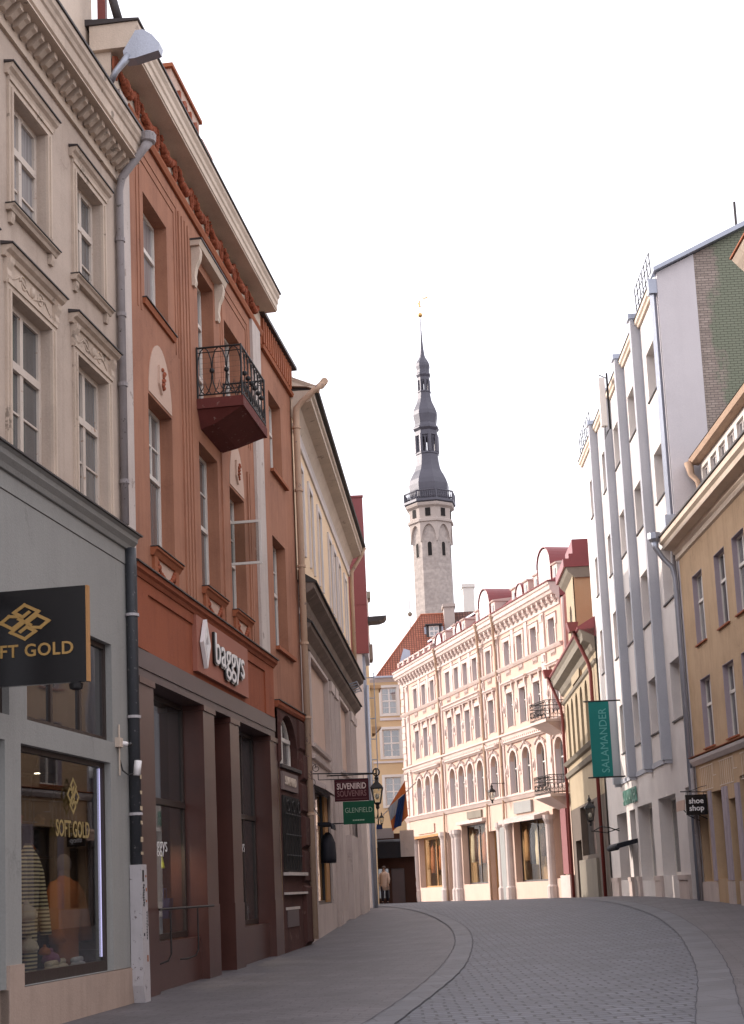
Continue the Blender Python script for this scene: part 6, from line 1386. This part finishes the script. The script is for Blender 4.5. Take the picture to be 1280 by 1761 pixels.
def person(label, x, y, yaw, h, coat, trousers, hair, stride=.16):
    """one continuous skinned body, about 7.5 heads tall, walking; clothes and hair are its children"""
    CUR['F'] = ((x, y), R(90) - 0, 1); CUR['sd'] = 1
    s = h / 1.75
    J_ = [(0, 0, .95), (0, 0, 1.12), (0, 0, 1.32), (0, 0, 1.46), (0, .01, 1.56), (0, .02, 1.66), (0, .01, 1.74)]
    Rr = [(.13, .10), (.12, .09), (.15, .10), (.06, .06), (.055, .06), (.075, .09), (.05, .06)]
    E_2 = [(i, i + 1) for i in range(6)]
    def add(p, r, frm): J_.append(p); Rr.append(r); E_2.append((frm, len(J_) - 1)); return len(J_) - 1
    for sd_ in (-1, 1):
        a = add((sd_ * .10, 0, .86), (.085, .085), 0); a = add((sd_ * .10, sd_ * stride * .55 + .03, .48), (.06, .06), a)
        a = add((sd_ * .10, sd_ * stride - .02, .09), (.04, .042), a); a = add((sd_ * .11, sd_ * stride + .13, .035), (.038, .03), a)
        c = add((sd_ * .19, 0, 1.40), (.055, .055), 2); c = add((sd_ * .23, -sd_ * stride * .4, 1.14), (.042, .042), c)
        c = add((sd_ * .22, -sd_ * stride * .6 + .08, .92), (.03, .03), c); c = add((sd_ * .21, -sd_ * stride * .6 + .12, .84), (.028, .018), c)
        for q in range(4): add((sd_ * (.20), -sd_ * stride * .6 + .10 + q * .016, .765 + abs(q - 1.5) * .006), (.008, .008), c)
        add((sd_ * .18, -sd_ * stride * .6 + .16, .81), (.009, .009), c)
    me = bpy.data.meshes.new('person'); me.from_pydata([(p[0] * s, p[1] * s, p[2] * s) for p in J_], E_2, [])
    o = bpy.data.objects.new('person', me); SC.collection.objects.link(o)
    sk = o.modifiers.new('skin', 'SKIN'); 
    for v, r in zip(me.skin_vertices[0].data if me.skin_vertices else [], Rr): v.radius = (r[0] * s, r[1] * s)
    me.skin_vertices[0].data[0].use_root = True
    ss = o.modifiers.new('sub', 'SUBSURF'); ss.levels = 1; ss.render_levels = 1
    dg = bpy.context.evaluated_depsgraph_get(); m2 = bpy.data.meshes.new_from_object(o.evaluated_get(dg)); o.modifiers.clear(); o.data = m2
    m2.materials.clear(); m2.materials.append(m['skin']); m2.shade_smooth()
    o.location = (x, y, g(x, y) + .012); o.rotation_euler = (0, 0, yaw); tag(o, label, 'person')
    b = MB().lathe((0, 0, 0), [(.23 * s, .62 * s), (.21 * s, .9 * s), (.18 * s, 1.1 * s), (.22 * s, 1.3 * s), (.21 * s, 1.42 * s), (.10 * s, 1.50 * s), (.07 * s, 1.54 * s)], 16, sy=.68)
    for sd_ in (-1, 1): b.tube([(sd_ * .17 * s, 0, 1.42 * s), (sd_ * .235 * s, -sd_ * stride * .4 * s, 1.14 * s), (sd_ * .225 * s, (-sd_ * stride * .6 + .07) * s, .93 * s)], [.075 * s, .062 * s, .05 * s], 8)
    b.build('coat', coat, o, smooth=True)
    b = MB()
    for sd_ in (-1, 1): b.tube([(sd_ * .10 * s, 0, .90 * s), (sd_ * .10 * s, (sd_ * stride * .55 + .03) * s, .48 * s), (sd_ * .10 * s, (sd_ * stride - .02) * s, .10 * s)], [.105 * s, .08 * s, .06 * s], 8)
    b.build('trousers', trousers, o, smooth=True)
    b = MB()
    for sd_ in (-1, 1): b.tube([(sd_ * .10 * s, (sd_ * stride - .07) * s, .05 * s), (sd_ * .105 * s, (sd_ * stride + .05) * s, .045 * s), (sd_ * .11 * s, (sd_ * stride + .17) * s, .03 * s)], [.045 * s, .05 * s, .03 * s], 8)
    b.build('shoes', 'awning', o, smooth=True)
    MB().ball((0, -.012 * s, 1.685 * s), .105 * s, 10, 1.05).build('hair', hair, o, smooth=True)
    f_ = MB(); f_.ball((0, .112 * s, 1.635 * s), .018 * s, 6); f_.ball((-.035 * s, .10 * s, 1.66 * s), .01 * s, 5); f_.ball((.035 * s, .10 * s, 1.66 * s), .01 * s, 5); f_.build('face_features', 'skin', o)
    return o
person('person in a dusty pink coat walking at the far left under the black awning', .12, 68.0, R(170), 1.68, 'pinkcream', 'cloth_dark', 'hair')
person('person in an orange top and pale trousers standing at the corner by the salmon building', 1.75, 82.0, R(120), 1.7, 'cloth_orange', 'cloth_pale', 'hair', .08)
# ------------------------------------------------------------------ parts built in one loop become separate objects
def split(o, gap=.006):
    me = o.data; n = len(me.vertices)
    if n == 0: return
    par = list(range(n))
    def fd(a):
        while par[a] != a: par[a] = par[par[a]]; a = par[a]
        return a
    for e in me.edges:
        a, b_ = fd(e.vertices[0]), fd(e.vertices[1])
        if a != b_: par[a] = b_
    isl = {}
    for i in range(n): isl.setdefault(fd(i), []).append(i)
    boxes = []
    for vs in isl.values():
        co = [me.vertices[i].co for i in vs]
        boxes.append([[min(c[k] for c in co) - gap for k in range(3)], [max(c[k] for c in co) + gap for k in range(3)], set(vs)])
    ch = True
    while ch:
        ch = False; out = []
        for bx in boxes:
            for q in out:
                if all(bx[0][k] <= q[1][k] and q[0][k] <= bx[1][k] for k in range(3)):
                    q[0] = [min(a, b_) for a, b_ in zip(q[0], bx[0])]; q[1] = [max(a, b_) for a, b_ in zip(q[1], bx[1])]; q[2] |= bx[2]; ch = True; break
            else: out.append(bx)
        boxes = out
    if not 1 < len(boxes) <= 100: return
    polys = [(list(p.vertices), p.use_smooth) for p in me.polygons]; base = o.name.split('.')[0]
    for bi, (lo, hi, vs) in enumerate(boxes):
        org = Vector([(a + b_) / 2 for a, b_ in zip(lo, hi)]); idx = {}; V_ = []; F_ = []; S_ = []
        for pv, sm in polys:
            if pv[0] in vs:
                for i in pv:
                    if i not in idx: idx[i] = len(V_); V_.append(me.vertices[i].co - org)
                F_.append([idx[i] for i in pv]); S_.append(sm)
        m2 = bpy.data.meshes.new(base); m2.from_pydata(V_, [], F_); m2.polygons.foreach_set('use_smooth', S_)
        for mt in me.materials: m2.materials.append(mt)
        x = bpy.data.objects.new(base, m2); SC.collection.objects.link(x); x.parent = o.parent; x.location = o.location + org
    bpy.data.objects.remove(o)
SPLIT = ('pilaster', 'stall_riser', 'pier_base', 'half_column', 'pipe_clip', 'bracket', 'dentils', 'window_blind', 'door_surround', 'sticker', 'stone_ledge', 'blind_window',
         'string_course', 'sill_band', 'transom_bar', 'buttress', 'shop_partition', 'wall_strips', 'roof_cap', 'dormer_flashing', 'plinth', 'panel_surround', 'shelves', 'cornice_bracket', 'roof_railing', 'rule_lines', 'poles', 'hanger', 'corbel_arch', 'lantern_arch', 'lantern_columns', 'snow_guard', 'attic_coping', 'hood_flashing', 'pipe_hopper', 'reveal', 'arm', 'string_flashing', 'medallion', 'quoins', 'roof_parapet', 'timber_panel', 'shop_partition')
for o in [o for o in SC.objects if o.type == 'MESH' and o.parent and o.name.split('.')[0] in SPLIT and not o.children]: split(o)
for o in SC.objects:
    b_ = o.name.split('.')[0]
    if b_ in ('dentils', 'wall_strips', 'corbel_arch', 'cornice_bracket'):
        o.name = {'dentils': 'dentil', 'wall_strips': 'wall_strip', 'corbel_arch': 'corbel', 'cornice_bracket': 'cornice_bracket'}[b_]
    if o.name.split('.')[0] == 'tower' and False: pass
import sys
print('LABELS', [(o.name, len(o['label'].split())) for o in SC.objects if 'label' in o and len(o['label'].split()) > 16], file=sys.stderr)
